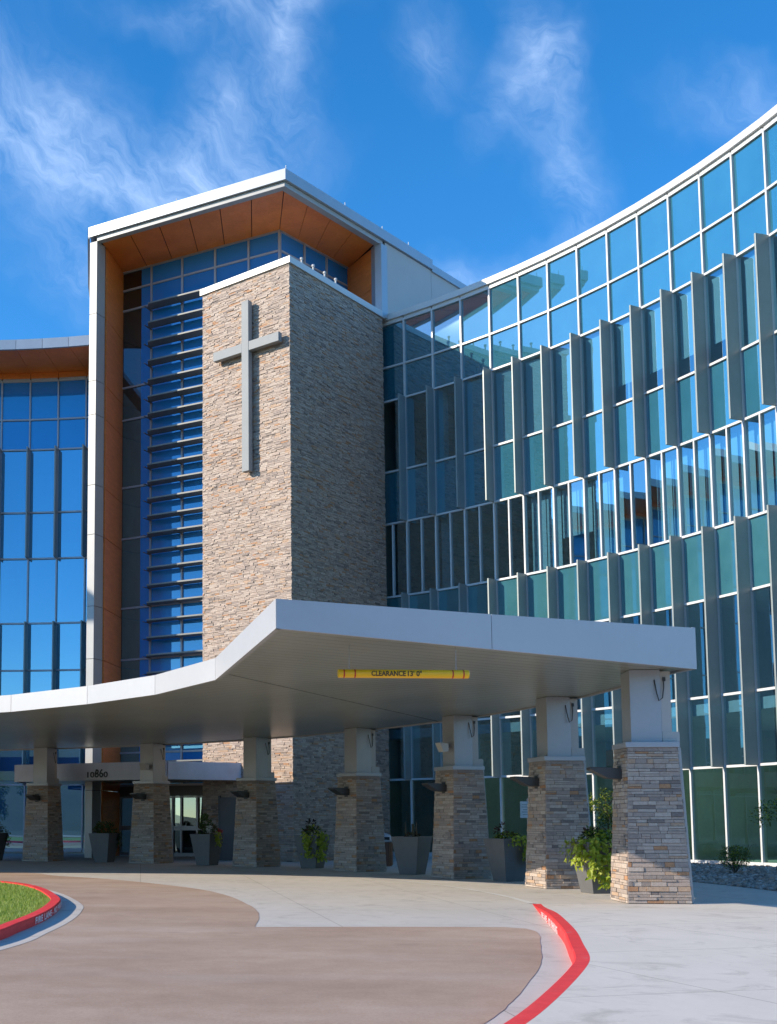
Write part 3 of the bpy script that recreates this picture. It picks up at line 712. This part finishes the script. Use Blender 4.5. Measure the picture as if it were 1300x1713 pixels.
# low entry canopy with the number
lc = MB(); e0, e1, e2 = (-8.07, 51.45), (-1.46, 48.25), (2.6, 50.1)
lc.prism([e0, e1, e2, (1.0, 51.8), (-1.0, 54.3), (-4.2, 55.8), (-8.0, 58)], 3.38, 3.95, 1)
for a, b, zz in ((e0, e1, 4.05), (e1, e2, 4.05)):
    u, l = unit(a, b); v = (u[1], -u[0]); lc.obox(a, u, 0, l, v, 0, .10, 3.32, zz, 0)
u, l = unit(e0, (-8.0, 58)); lc.obox(e0, u, 0, l, (-u[1], u[0]), 0, .1, 3.32, 4.05, 0)
MT['pale_fascia'] = painted('pale_fascia', (.62, .64, .70), .45)
low = lc.build('entry_canopy', ['pale_fascia', 'soffit'], hosp); lab(low, 'low grey entry canopy carrying the street number')
u, l = unit(e0, e1); v = (u[1], -u[0])
nb_ = thing('address_number', 'dark street number 10860 standing on the low canopy fascia', 'sign', (*off(P(e0, u, 3.55), v, .112), 3.45), atan2(u[1], u[0]))
tm = textmesh('10860', .43, extrude=.012, bold=.006)
for vtx in tm.vertices: vtx.co = (vtx.co.x, -vtx.co.z, vtx.co.y)
# old-style figures: 1 and 0 short, 8 and 6 tall
vx = [v_.co.x for v_ in tm.vertices]; x0, x1 = min(vx), max(vx); w = (x1 - x0) / 5
for v_ in tm.vertices:
    d = int(min(4, max(0, (v_.co.x - x0) / w)))
    v_.co.z *= {0: .76, 1: .76, 2: 1.12, 3: 1.12, 4: .76}[d]
meshobj('numerals', tm, 'sign_text', nb_)

# ---- stone tower
def veneer(mb, o, u, v, L, z0, z1, xf=None, rh=(.06, .12), rl=(.18, .62), dep=(.0, .035), over=.03):
    z = z0
    while z < z1 - .01:
        h = min(rnd.uniform(*rh), z1 - z)
        if z1 - (z + h) < .04: h = z1 - z
        s = -over + rnd.uniform(-.0, .0); first = True
        while s < L + over - .02:
            l = rnd.uniform(*rl) * (rnd.uniform(.4, 1) if first else 1); first = False
            e = min(s + l, L + over)
            if L + over - e < .1: e = L + over
            # a course may split into two thin stones
            parts = [(z, z + h)] if rnd.random() > .22 or h < .09 else [(z, z + h * .5), (z + h * .5, z + h)]
            for (a, b) in parts:
                d = rnd.uniform(*dep) + .012; g = .004
                pts = [(s + g, -.02), (e - g, -.02), (e - g, d + rnd.uniform(-.004, .004)), (s + g, d)]
                P0 = [(o[0] + u[0] * p + v[0] * q, o[1] + u[1] * p + v[1] * q) for p, q in pts]
                bot = [(x, y, a + g) for x, y in P0]; top = [(x, y, b - g) for x, y in P0]
                if xf: bot = [xf(p) for p in bot]; top = [xf(p) for p in top]
                i = len(mb.v); mb.v += bot + top
                for f in ((0, 1, 2, 3), (7, 6, 5, 4), (1, 5, 6, 2), (2, 6, 7, 3), (3, 7, 4, 0)):
                    mb.f.append(tuple(i + q for q in f)); mb.m.append(0)
            s = e
        z += h
tc_, tL_, tR_ = (3.60, 47.82), (.02, 50.90), (8.30, 53.28)
uA, lA = unit(tL_, tc_); vA = (uA[1], -uA[0]); uB, lB = unit(tc_, tR_); vB = (uB[1], -uB[0])
tw = MB(); tb = (tR_[0] - uA[0] * lA, tR_[1] - uA[1] * lA)
tw.prism([off(tc_, (0, 1), .04), off(tR_, (-1, 0), .05), (tb[0] + .1, tb[1]), (tL_[0] + .1, tL_[1] + .02)], 0, 24.9)
tower = tw.build('stone_tower', 'mortar', hosp); lab(tower, 'tall square tower clad in stacked ledgestone')
vn = MB(); veneer(vn, tL_, uA, vA, lA, 0, 24.9, rh=(.05, .085), rl=(.12, .42), dep=(0, .04)); veneer(vn, tc_, uB, vB, lB, 0, 24.9, rh=(.05, .085), rl=(.12, .42), dep=(0, .04))
uC = (-uB[0], -uB[1]); Lc = 3.2; veneer(vn, off(tL_, uB, Lc), uC, (uC[1], -uC[0]), Lc, 0, 24.9, rh=(.09, .14), rl=(.25, .7))
vn.build('ledgestone_cladding', 'stone_tower', tower)
cp = MB(); mband(cp, [off(tL_, uB, 3.4), tL_, tc_, tR_, off(tR_, (-uA[0], -uA[1]), 2)], -.35, .12, 24.91, 25.19); cp.prism([tL_, tc_, tR_, tb], 24.9, 25.0)
cp.build('cap', 'white_metal', tower)
dm = MB(); dm.obox(tL_, uA, .98, 2.0, vA, .03, .09, .02, 2.62); dm.obox(tL_, uA, .9, .979, vA, .03, .11, .0, 2.7); dm.obox(tL_, uA, 2.001, 2.08, vA, .03, .11, .0, 2.7)
lab(dm.build('service_door', 'door_grey', tower), 'dark grey service door in the tower foot')
for k, s in enumerate((.9, 1.75, 2.6, 3.45)):
    mb = MB(); p = P(tc_, uB, s); mb.tube([(p[0], p[1], 25.19), (p[0], p[1], 25.42)], .04, 8); mb.tube([(p[0], p[1], 25.42), (p[0], p[1], 25.50)], .07, 8); mb.build('roof_light', 'lamp_white', tower)
for (x, y, z) in ((3.52, 48.15, 29.1), (-1.2, 50.85, 29.1), (6.4, 51.2, 29.1), (8.4, 53.35, 29.1), (9.9, 54.9, 29.1)):
    mb = MB(); mb.tube([(x, y, z), (x, y, z + .34)], .018, 6); mb.tube([(x, y, z), (x, y, z + .1)], .06, 6); mb.build('lightning_rod', 'white_metal', hosp)

# ---- cross on the tower
cr = thing('cross', 'large grey metal cross mounted on the sunlit stone face', 'cross', (0, 0, 0))
cm_ = MB(); s_c = lA - 2.05; d0, d1 = .16, .42
cm_.obox(tL_, uA, s_c - .19, s_c + .19, vA, d0, d1, 16.3, 23.75); lab(cm_.build('upright', 'cross', cr, bevel=.015), 'vertical beam of the cross')
cm_ = MB(); cm_.obox(tL_, uA, s_c - 1.78, s_c - .191, vA, d0 + .01, d1 - .01, 21.52, 21.92); cm_.obox(tL_, uA, s_c + .191, s_c + 1.78, vA, d0 + .01, d1 - .01, 21.52, 21.92); cm_.build('crossbeam', 'cross', cr, bevel=.015)
for z in (17.5, 19.5, 21.7, 23):
    cm_ = MB(); cm_.obox(tL_, uA, s_c - .08, s_c + .08, vA, .02, d0 - .002, z - .1, z + .1); cm_.build('bracket', 'fin_grey', cr)

# ------------------------------------------------------------------ porte-cochere
can = thing('porte_cochere', 'sweeping grey drive canopy on tapered stone columns', 'canopy', (0, 0, 0))
CC = (-17, 25.45)
def car(r, a): return (CC[0] + r * cos(a), CC[1] + r * sin(a))
outer = [(-19.5, 35.0), (-16.5, 35.7), (-13.6, 35.62), (-10.7, 35.15), (-7.95, 34.15), (-5.3, 32.61), (-2.99, 30.46), (-1.15, 28.17), (.26, 25.21), (1.14, 18.42), (9.81, 23.43)]
backp = [(9.70, 23.95)] + [car(26.56, radians(-1 + k * 4)) for k in range(0, 25)]
for i, p in enumerate(backp):
    if i > 18: pass
poly = outer + backp + [car(26.4, radians(100))]
ztop = lambda x, y: 5.09 + max(0, min(1, (hypot(x - CC[0], y - CC[1]) - 19.4) / 7.4)) * .36
fas = MB()
for k, (a, b) in enumerate(zip(outer, outer[1:])):
    segs = [(a, b)] if k < 9 else [(a, (5.08, 20.70)), ((5.08, 20.70), b)]
    for (p, q) in segs:
        u, l = unit(p, q); v = (u[1], -u[0]); v = (-v[0], -v[1])
        e0, e1 = .006, l - .006
        pts = [P(p, u, e0), P(p, u, e1), off(P(p, u, e1 - .03), v, .08), off(P(p, u, e0 + .03), v, .08)]
        fas.prism(pts, 4.62, ztop)
for a, b in zip([outer[-1]] + backp, backp):
    u, l = unit(a, b); v = (-u[1], u[0]); fas.prism([P(a, u, .0), P(a, u, l - .003), off(P(a, u, l - .003), v, .07), off(P(a, u, 0), v, .07)], 4.62, lambda x, y: 5.46)
fo = fas.build('fascia', 'fascia', can)
def insetpoly(poly, d):
    return offset(poly, d, True)
import bmesh
def cap_poly(name, poly, z0, z1, m, parent):
    mb = MB(); pts = poly
    mb.face([(x, y, z0) for x, y in pts][::-1]); mb.face([(x, y, z1(x, y)) for x, y in pts])
    for k in range(len(pts)):
        (x0, y0), (x1, y1) = pts[k], pts[(k + 1) % len(pts)]; mb.face([(x0, y0, z0), (x1, y1, z0), (x1, y1, z1(x1, y1)), (x0, y0, z1(x0, y0))])
    o = mb.build(name, m, parent); bm = bmesh.new(); bm.from_mesh(o.data)
    bmesh.ops.triangulate(bm, faces=bm.faces); bmesh.ops.remove_doubles(bm, verts=bm.verts, dist=1e-4); bmesh.ops.recalc_face_normals(bm, faces=bm.faces); bm.to_mesh(o.data); bm.free(); return o
sof = cap_poly('soffit', insetpoly(poly, .09), 4.66, lambda x, y: ztop(x, y) - .12, 'soffit', can)
sm = MB(); a, b = (.55, 24.6), (7.4, 36.6); u, l = unit(a, b); sm.obox(a, u, 0, l, (-u[1], u[0]), -.025, .025, 4.656, 4.665); sm.build('soffit_joint', 'seam', can)

corner = [(-6.30, 48.51), (-1.90, 45.83), (1.88, 42.51), (4.88, 38.38), (7.02, 33.67), (8.16, 28.72), (8.35, 23.59)]
phs = [atan2(y - CC[1], x - CC[0]) for x, y in corner]
phs = [phs[0] + (phs[-1] - phs[0]) * k / 6 for k in range(7)]
HB, HT, HS = .60, .475, 3.08
def make_column():
    pr = MB()
    tp = lambda h: HB + (HT - HB) * h / HS
    core = [(-HB + .0, -HB), (HB, -HB), (HB, HB), (-HB, HB)]
    k = (HT / HB)
    pr.hexa([(x, y, 0) for x, y in core], [(x * k, y * k, HS) for x, y in core], 1)
    def xf(p): f = tp(p[2]) / HB; return (p[0] * f, p[1] * f, p[2])
    for (o, u) in (((-HB, -HB), (1, 0)), ((-HB, HB), (0, -1)), ((HB, -HB), (0, 1)), ((HB, HB), (-1, 0))):
        veneer(pr, o, u, (u[1], -u[0]), 2 * HB, 0.01, HS, xf, rh=(.045, .10), rl=(.14, .5), dep=(0, .028), over=.012)
    pier = pr.build('stone_pier', ['stone', 'mortar'], can)
    kids = []
    mb = MB(); mb.box(-HT - .05, HT + .05, -HT - .05, HT + .05, HS, HS + .11); kids.append(mb.build('pier_cap', 'post', pier, bevel=.01))
    mb = MB(); mb.box(-.36, .24, -.36, .30, HS + .111, 4.655); mb.box(-.37, -.355, -.37, -.355, HS + .111, 4.655)
    kids.append(mb.build('steel_post', 'post', pier, bevel=.012))
    mb = MB(); mb.box(.245, .44, -.34, .25, HS + .112, 4.62); mb.box(.245, .58, -.36, .28, HS + .112, HS + .32); mb.box(.44, .58, -.36, .28, HS - .0, HS + .111)
    mb.hexa([(HB + .03, -HB * .8, .01), (HB + .10, -HB * .8, .01), (HB + .10, HB * .8, .01), (HB + .03, HB * .8, .01)], [(HT + .052, -HT * .8, HS - .002), (HT + .11, -HT * .8, HS - .002), (HT + .11, HT * .8, HS - .002), (HT + .052, HT * .8, HS - .002)])
    kids.append(mb.build('downspout_channel', 'panel_white', pier))
    mb = MB(); i = 0   # wedge wall light on the drive face
    pts = [(-.50, 2.46), (-.50, 2.66), (-.78, 2.70), (-1.14, 2.71), (-1.14, 2.66), (-.80, 2.48)]
    for y0 in (0,):
        L_ = [(x, -.17, z) for x, z in pts]; R_ = [(x, .17, z) for x, z in pts]; n = len(pts)
        mb.v += L_ + R_; mb.f += [tuple(range(n)), tuple(reversed(range(n, 2 * n)))] + [(k, k + n, (k + 1) % n + n, (k + 1) % n) for k in range(n)]; mb.m += [0] * (n + 2)
    mb.box(-.54, -.47, -.09, .09, 2.42, 2.74)
    kids.append(mb.build('wall_light', 'lamp_dark', pier, bevel=.01))
    mb = MB(); mb.tube([(.12, -.37, 4.45), (.14, -.42, 4.2), (.18, -.43, 4.02), (.26, -.41, 4.08), (.30, -.38, 4.3), (.31, -.35, 4.5)], .012, 6); mb.box(.29, .34, -.375, -.345, 4.42, 4.5)
    kids.append(mb.build('cable', 'cable', pier))
    return pier, kids
pier0, kids0 = make_column()
def place(pier, k, a):
    pier.location = (*[CC[0] + (25.415 + HB) * cos(a) - sin(a) * HB, CC[1] + (25.415 + HB) * sin(a) + cos(a) * HB], 0); pier.rotation_euler = (0, 0, a)
dphi = (phs[0] - phs[-1]) / 6
for k in range(7):
    a = phs[-1] + dphi * k
    if k == 0: pr = pier0; kk = kids0
    else:
        pr = pier0.copy(); COL.objects.link(pr); pr.parent = can
        for c_ in kids0: d_ = c_.copy(); COL.objects.link(d_); d_.parent = pr
    place(pr, k, a)
    if k in (2, 5):
        mb = MB(); mb.tube([(-.36, -.1, 3.72), (-.52, -.12, 3.74)], .02, 6)
        mb.hexa([(-.50, -.28, 3.62), (-.66, -.28, 3.60), (-.66, .0, 3.60), (-.50, .0, 3.62)], [(-.50, -.28, 3.84), (-.78, -.28, 3.86), (-.78, 0, 3.86), (-.50, 0, 3.84)]); mb.build('floodlight', 'lamp_white', pr)
# clearance bar
bar = thing('clearance_bar', 'yellow hanging clearance bar with red bands and lettering', 'clearance bar', (2.33, 20.40, 4.155), atan2(.12, 2.27))
BL = 2.29; r_ = .075
mb = MB(); mb.tube([(0, 0, 0), (.012, 0, 0), (BL - .012, 0, 0), (BL, 0, 0)], [r_ * .9, r_, r_, r_ * .9], 56); mb.build('tube', 'yellow', bar, smooth=False)
for x in (.10, .29, BL - .29, BL - .10):
    mb = MB(); mb.tube([(x - .012, 0, 0), (x + .012, 0, 0)], r_ + .0015, 28); mb.build('red_band', 'redtape', bar)
full = .88
for txt, x0, wd in (("CLEARANCE", .57, .60), ("13' 0\"", 1.205, .245)):
    tm = textmesh(txt, .125, bold=.003)
    xs = [v.co.x for v in tm.vertices]; f = wd / (max(xs) - min(xs)); m0 = min(xs)
    for v in tm.vertices: v.co = ((v.co.x - m0) * f + x0, -r_ - .004, v.co.y - .045)
    meshobj('lettering', tm, 'brown_text', bar)
for x in (.20, BL - .22):
    mb = MB(); n = 16
    for k in range(n):
        z0 = .07 + k * .028; zz = z0 + .017
        w = .007 if k % 2 else .002; w2 = .002 if k % 2 else .007
        mb.tube([(x - w, -w2, z0), (x - w, -w2, zz + .018)], .0028, 5); mb.tube([(x + w, w2, z0), (x + w, w2, zz + .018)], .0028, 5)
    mb.build('chain', 'mull_grey', bar)

# ------------------------------------------------------------------ planters and plants
def leafcard(mb, p, d, up, l, w, m=0):
    d = d.normalized(); s = d.cross(up).normalized() if d.cross(up).length > 1e-3 else Vector((1, 0, 0))
    n = s.cross(d) * .15 * l
    a = p; b = p + d * l * .35 + s * w + n; c_ = p + d * l + n * .2; e = p + d * l * .35 - s * w + n
    mb.face([a, b, c_, e], m)
def bush(mb, c, rx, ry, rz, n, ll, mats, inner=.35, down=0):
    for k in range(n):
        while True:
            q = Vector((rnd.uniform(-1, 1), rnd.uniform(-1, 1), rnd.uniform(-1, 1)))
            if inner < q.length < 1: break
        lump = .78 + .22 * sin(q.x * 5 + c[0]) * sin(q.y * 6 + 1) * sin(q.z * 5 + 2)
        p = Vector((c[0] + q.x * rx * lump, c[1] + q.y * ry * lump, c[2] + q.z * rz * lump))
        d = (q + Vector((rnd.uniform(-.8, .8), rnd.uniform(-.8, .8), rnd.uniform(-.6, .6) - down))).normalized()
        leafcard(mb, p, d, Vector((rnd.uniform(-.4, .4), rnd.uniform(-.4, .4), 1)), ll * rnd.uniform(.6, 1.2), ll * rnd.uniform(.25, .4), rnd.choice(mats))
def trail(mb, p0, dirv, drop, n, ll, m, spread=.13):
    for k in range(n):
        t = rnd.random(); out = min(1, t * 3)
        p = Vector((p0[0] + dirv[0] * (.12 * out) + rnd.gauss(0, spread * .6), p0[1] + dirv[1] * (.12 * out) + rnd.gauss(0, spread * .6), p0[2] + .10 * (1 - t) - drop * t ** 1.2 + rnd.gauss(0, .03)))
        leafcard(mb, p, Vector((dirv[0] * .4 + rnd.gauss(0, .5), dirv[1] * .4 + rnd.gauss(0, .5), -.7 + rnd.gauss(0, .3))), Vector((dirv[0], dirv[1], .4)), ll * rnd.uniform(.7, 1.3), ll * rnd.uniform(.3, .45), m)
pot_me = None
def make_pot(parent, s=1.0):
    global pot_me
    if pot_me is None:
        mb = MB(); b, t, h = .29, .47, 1.15
        sq = lambda r, z: [(-r, -r, z), (r, -r, z), (r, r, z), (-r, r, z)]
        R_ = [sq(b, 0), sq(t, h), sq(t - .05, h), sq(t - .09, h - .12)]
        for r in R_: mb.v += r
        for k in range(3):
            for q in range(4): mb.f.append((k * 4 + q, k * 4 + (q + 1) % 4, (k + 1) * 4 + (q + 1) % 4, (k + 1) * 4 + q)); mb.m.append(0)
        mb.f.append((3, 2, 1, 0)); mb.m.append(0); mb.f.append((12, 13, 14, 15)); mb.m.append(1)
        o = mb.build('pot', ['planter', 'soil'], parent, bevel=.008); pot_me = o.data; return o
    o = bpy.data.objects.new('pot', pot_me); COL.objects.link(o); o.parent = parent; b = o.modifiers.new('bevel', 'BEVEL'); b.width = .008; b.segments = 2; return o
G = 'tapered dark grey planters between the stone columns'
specs = [((8.95, 27.15), 'lush', 'planter with lush lime vines, nearest the camera, beside the frontmost column'),
         ((8.30, 32.6), 'trail', 'planter with short yellow-green vine over one edge, behind the second column from the front'),
         ((6.42, 36.8), 'dry', 'planter with sparse dry stems, almost no green'),
         ((3.80, 41.7), 'left', 'planter with dark green foliage hanging over its left side, before the stone tower'),
         ((.15, 44.6), 'flower', 'planter with red and white flowers beside the entrance doors'),
         ((-3.95, 47.8), 'dim', 'planter with dim green foliage before the orange portal reveal'),
         ((-8.75, 49.9), 'dim2', 'planter with bushy dark foliage at the left picture edge')]
for (x, y), kind, lb in specs:
    a = atan2(y - CC[1], x - CC[0]); pl = thing('planter', lb, 'planter', (x, y, 0), a + {'dry': .45, 'left': .3}.get(kind, .1), G)
    make_pot(pl)
    mb = MB(); T = 1.12
    if kind == 'lush':
        bush(mb, (0, 0, T + .10), .50, .50, .20, 420, .11, [0, 0, 1]); bush(mb, (-.1, .1, T + .2), .24, .24, .2, 110, .10, [1, 2])
        for (dx, dy, dr, n) in ((-.44, -.2, .5, 90), (-.30, -.44, .75, 150), (-.1, -.46, .95, 130), (.15, -.46, .55, 90), (-.46, .15, .4, 60), (.4, -.42, .3, 50)): trail(mb, (dx, dy, T), (dx * 1.6, dy * 1.6), dr, n, .12, 0)
    elif kind == 'trail':
        bush(mb, (0, 0, T + .06), .44, .44, .14, 220, .11, [0, 1, 3]); bush(mb, (-.1, .15, T + .22), .2, .2, .25, 50, .12, [2])
        trail(mb, (.18, -.45, T), (.2, -.8), .55, 130, .11, 0, .09); trail(mb, (-.1, -.45, T), (-.1, -.8), .12, 30, .1, 0)
    elif kind == 'dry':
        bush(mb, (0, 0, T + .05), .3, .3, .14, 90, .11, [3, 2])
        for k in range(9): xx, yy = rnd.uniform(-.2, .2), rnd.uniform(-.2, .2); mb.tube([(xx, yy, T - .05), (xx + rnd.uniform(-.06, .06), yy, T + rnd.uniform(.15, .5))], .008, 4, 3)
        mb.tube([(-.12, -.1, T), (-.12, -.1, T + .42)], .035, 6, 3)
    elif kind == 'left':
        bush(mb, (0, 0, T + .12), .46, .46, .24, 260, .12, [1, 1, 0, 3])
        for (dx, dy, dr, n) in ((-.45, -.1, .7, 110), (-.3, -.44, .85, 130), (-.1, -.44, .5, 60)): trail(mb, (dx, dy, T), (dx * 1.5, dy * 1.5), dr, n, .12, 0)
        bush(mb, (.1, .1, T + .34), .2, .2, .25, 60, .13, [2])
    elif kind == 'flower':
        bush(mb, (0, 0, T + .14), .45, .45, .28, 300, .12, [1, 1, 3]); bush(mb, (0, .1, T + .48), .25, .25, .35, 140, .14, [1]); trail(mb, (-.1, -.44, T), (-.1, -.8), .35, 60, .12, 0)
        for k in range(16): c0 = (rnd.uniform(.2, .42), rnd.uniform(-.45, -.3), T + rnd.uniform(.05, .2)); bush(mb, c0, .05, .05, .04, 9, .05, [4])
        for k in range(14): c0 = (rnd.uniform(-.48, -.28), rnd.uniform(-.45, -.2), T + rnd.uniform(.1, .3)); bush(mb, c0, .05, .05, .04, 9, .05, [5])
    else:
        bush(mb, (0, 0, T + .2), .5, .5, .35, 380, .13, [1, 1, 3]); trail(mb, (.3, -.4, T), (.3, -.6), .5, 90, .12, 1)
    mb.build('foliage', ['leaf_lime', 'leaf_green', 'leaf_dark', 'leaf_dry', 'flower_red', 'flower_white'], pl)
def small_tree(x, y, h, cr, lb, z0=.1, grp=None, stake=True, n=1500, rz=None):
    t = thing('young_tree', lb, 'tree', (x, y, z0), 0, grp); mb = MB()
    mb.tube([(0, 0, 0), (.03, .01, h * .45), (.0, .02, h * .8)], [.045, .035, .015], 8)
    for k in range(9):
        a = k * 2.4; z = h * (.4 + .05 * k); mb.tube([(.02, .01, z), (cos(a) * cr * .4, sin(a) * cr * .4, z + cr * .35), (cos(a) * cr * .7, sin(a) * cr * .7, z + cr * .75)], [.018, .011, .004], 5)
    mb.build('trunk', 'bark', t)
    mb = MB(); rz = rz or h * .34
    for k in range(13):
        q = Vector((rnd.gauss(0, .5), rnd.gauss(0, .5), rnd.gauss(0, .45))); bush(mb, (q.x * cr, q.y * cr, h * .66 + q.z * rz), cr * .42, cr * .42, cr * .42, n // 13, .085, [0, 0, 0, 1], .1)
    mb.build('crown', ['leaf_green', 'leaf_lime'], t)
    if stake:
        mb = MB(); mb.tube([(-.38, -.1, 0), (-.38, -.1, h * .52)], .03, 6); mb.tube([(-.38, -.1, h * .48), (.0, 0, h * .5)], .008, 4); mb.build('stake', 'stake', t)
    return t
small_tree(13.75, 40.6, 2.5, .62, 'small green staked tree behind the frontmost stone column', .14)
small_tree(15.0, 30.2, 2.9, .8, 'young tree in the gravel bed beyond the right picture edge', .1)
sh = thing('shrub', 'low round green shrub in the gravel bed below the glass', 'shrub', (15.35, 34.6, .10))
mb = MB()
for k in range(26): a = rnd.uniform(0, 6.28); e = rnd.uniform(.2, .5); mb.tube([(0, 0, 0), (cos(a) * e * .5, sin(a) * e * .5, .35), (cos(a) * e, sin(a) * e, rnd.uniform(.5, .85))], .006, 4)
mb.build('stem', 'bark', sh); mb = MB(); bush(mb, (0, 0, .48), .58, .58, .42, 1900, .055, [0, 0, 0, 1], .15); mb.build('foliage', ['leaf_green', 'leaf_lime'], sh)
# small plants further along the bed
for (x, y, s, lb) in ((11.1, 44.2, .35, 'small yellow-green shrub seen low between the columns'),):
    p = thing('shrub', lb, 'shrub', (x, y, .1)); mb = MB(); bush(mb, (0, 0, .35), s, s, .35, 500, .06, [0, 1], .1); mb.build('foliage', ['leaf_lime', 'leaf_green'], p)
# litter bin
bn = thing('litter_bin', 'brown slatted litter bin with grey dome lid, half hidden by a column', 'bin', (6.55, 43.2, 0))
mb = MB()
for k in range(18):
    a = 2 * pi * k / 18; u = (cos(a), sin(a)); mb.obox((0, 0), u, .26, .285, (-u[1], u[0]), -.042, .042, .06, .86)
mb.tube([(0, 0, .02), (0, 0, .88)], .255, 18); mb.build('body', 'bin_brown', bn)
mb = MB(); mb.tube([(0, 0, .88), (0, 0, .93), (0, 0, 1.02), (0, 0, 1.12), (0, 0, 1.18), (0, 0, 1.2)], [.31, .31, .29, .21, .10, .01], 20); mb.build('dome_lid', 'mull_grey', bn, smooth=True)
mb = MB(); mb.obox((0, 0), (0, -1), .2, .30, (1, 0), -.14, .14, .95, 1.06); mb.build('opening', 'dark', bn)
# small sign on a post
sg = thing('small_sign', 'small white notice sign on a post behind the second column', 'sign', (9.80, 36.3, 0), .1)
mb = MB(); mb.tube([(.08, .03, 0), (.08, .03, 2.3)], .022, 8); mb.build('post', 'mull_grey', sg)
mb = MB(); mb.box(-.16, .16, -.012, .0, 1.72, 2.22); mb.build('plate', 'white_metal', sg, bevel=.003)
mb = MB()
for k, (z, w) in enumerate(((2.12, .10), (2.05, .12), (1.97, .07), (1.90, .11), (1.82, .09))): mb.box(-w, w, -.0145, -.0125, z - .012, z + .012)
mb.build('notice_lines', 'fin_grey', sg)
# trees out behind the camera that the glass mirrors
for k, (x, y, h, r) in enumerate(((-22, -22, 6, 2.4), (-9, -28, 5, 2.0), (3, -24, 5.5, 2.2), (-34, -15, 6, 2.4), (14, -30, 6, 2.3))):
    t = thing('street_tree', ['round green tree furthest left behind the drive', 'small green tree left of centre across the road', 'green tree opposite the entrance across the road', 'tree at the far left by the road end', 'tree at the right across the road'][k], 'tree', (x, y, 0), 0, 'trees across the road')
    mb = MB(); mb.tube([(0, 0, -.05), (.1, 0, h * .4), (0, .1, h * .8)], [.16, .11, .03], 8); mb.build('trunk', 'bark', t)
    mb = MB()
    for q in range(12): v = Vector((rnd.gauss(0, .42), rnd.gauss(0, .42), rnd.gauss(0, .4))); bush(mb, (v.x * r, v.y * r, h * .66 + v.z * r), r * .42, r * .42, r * .4, 170, .3, [0], .1)
    mb.build('crown', ['leaf_green'], t)
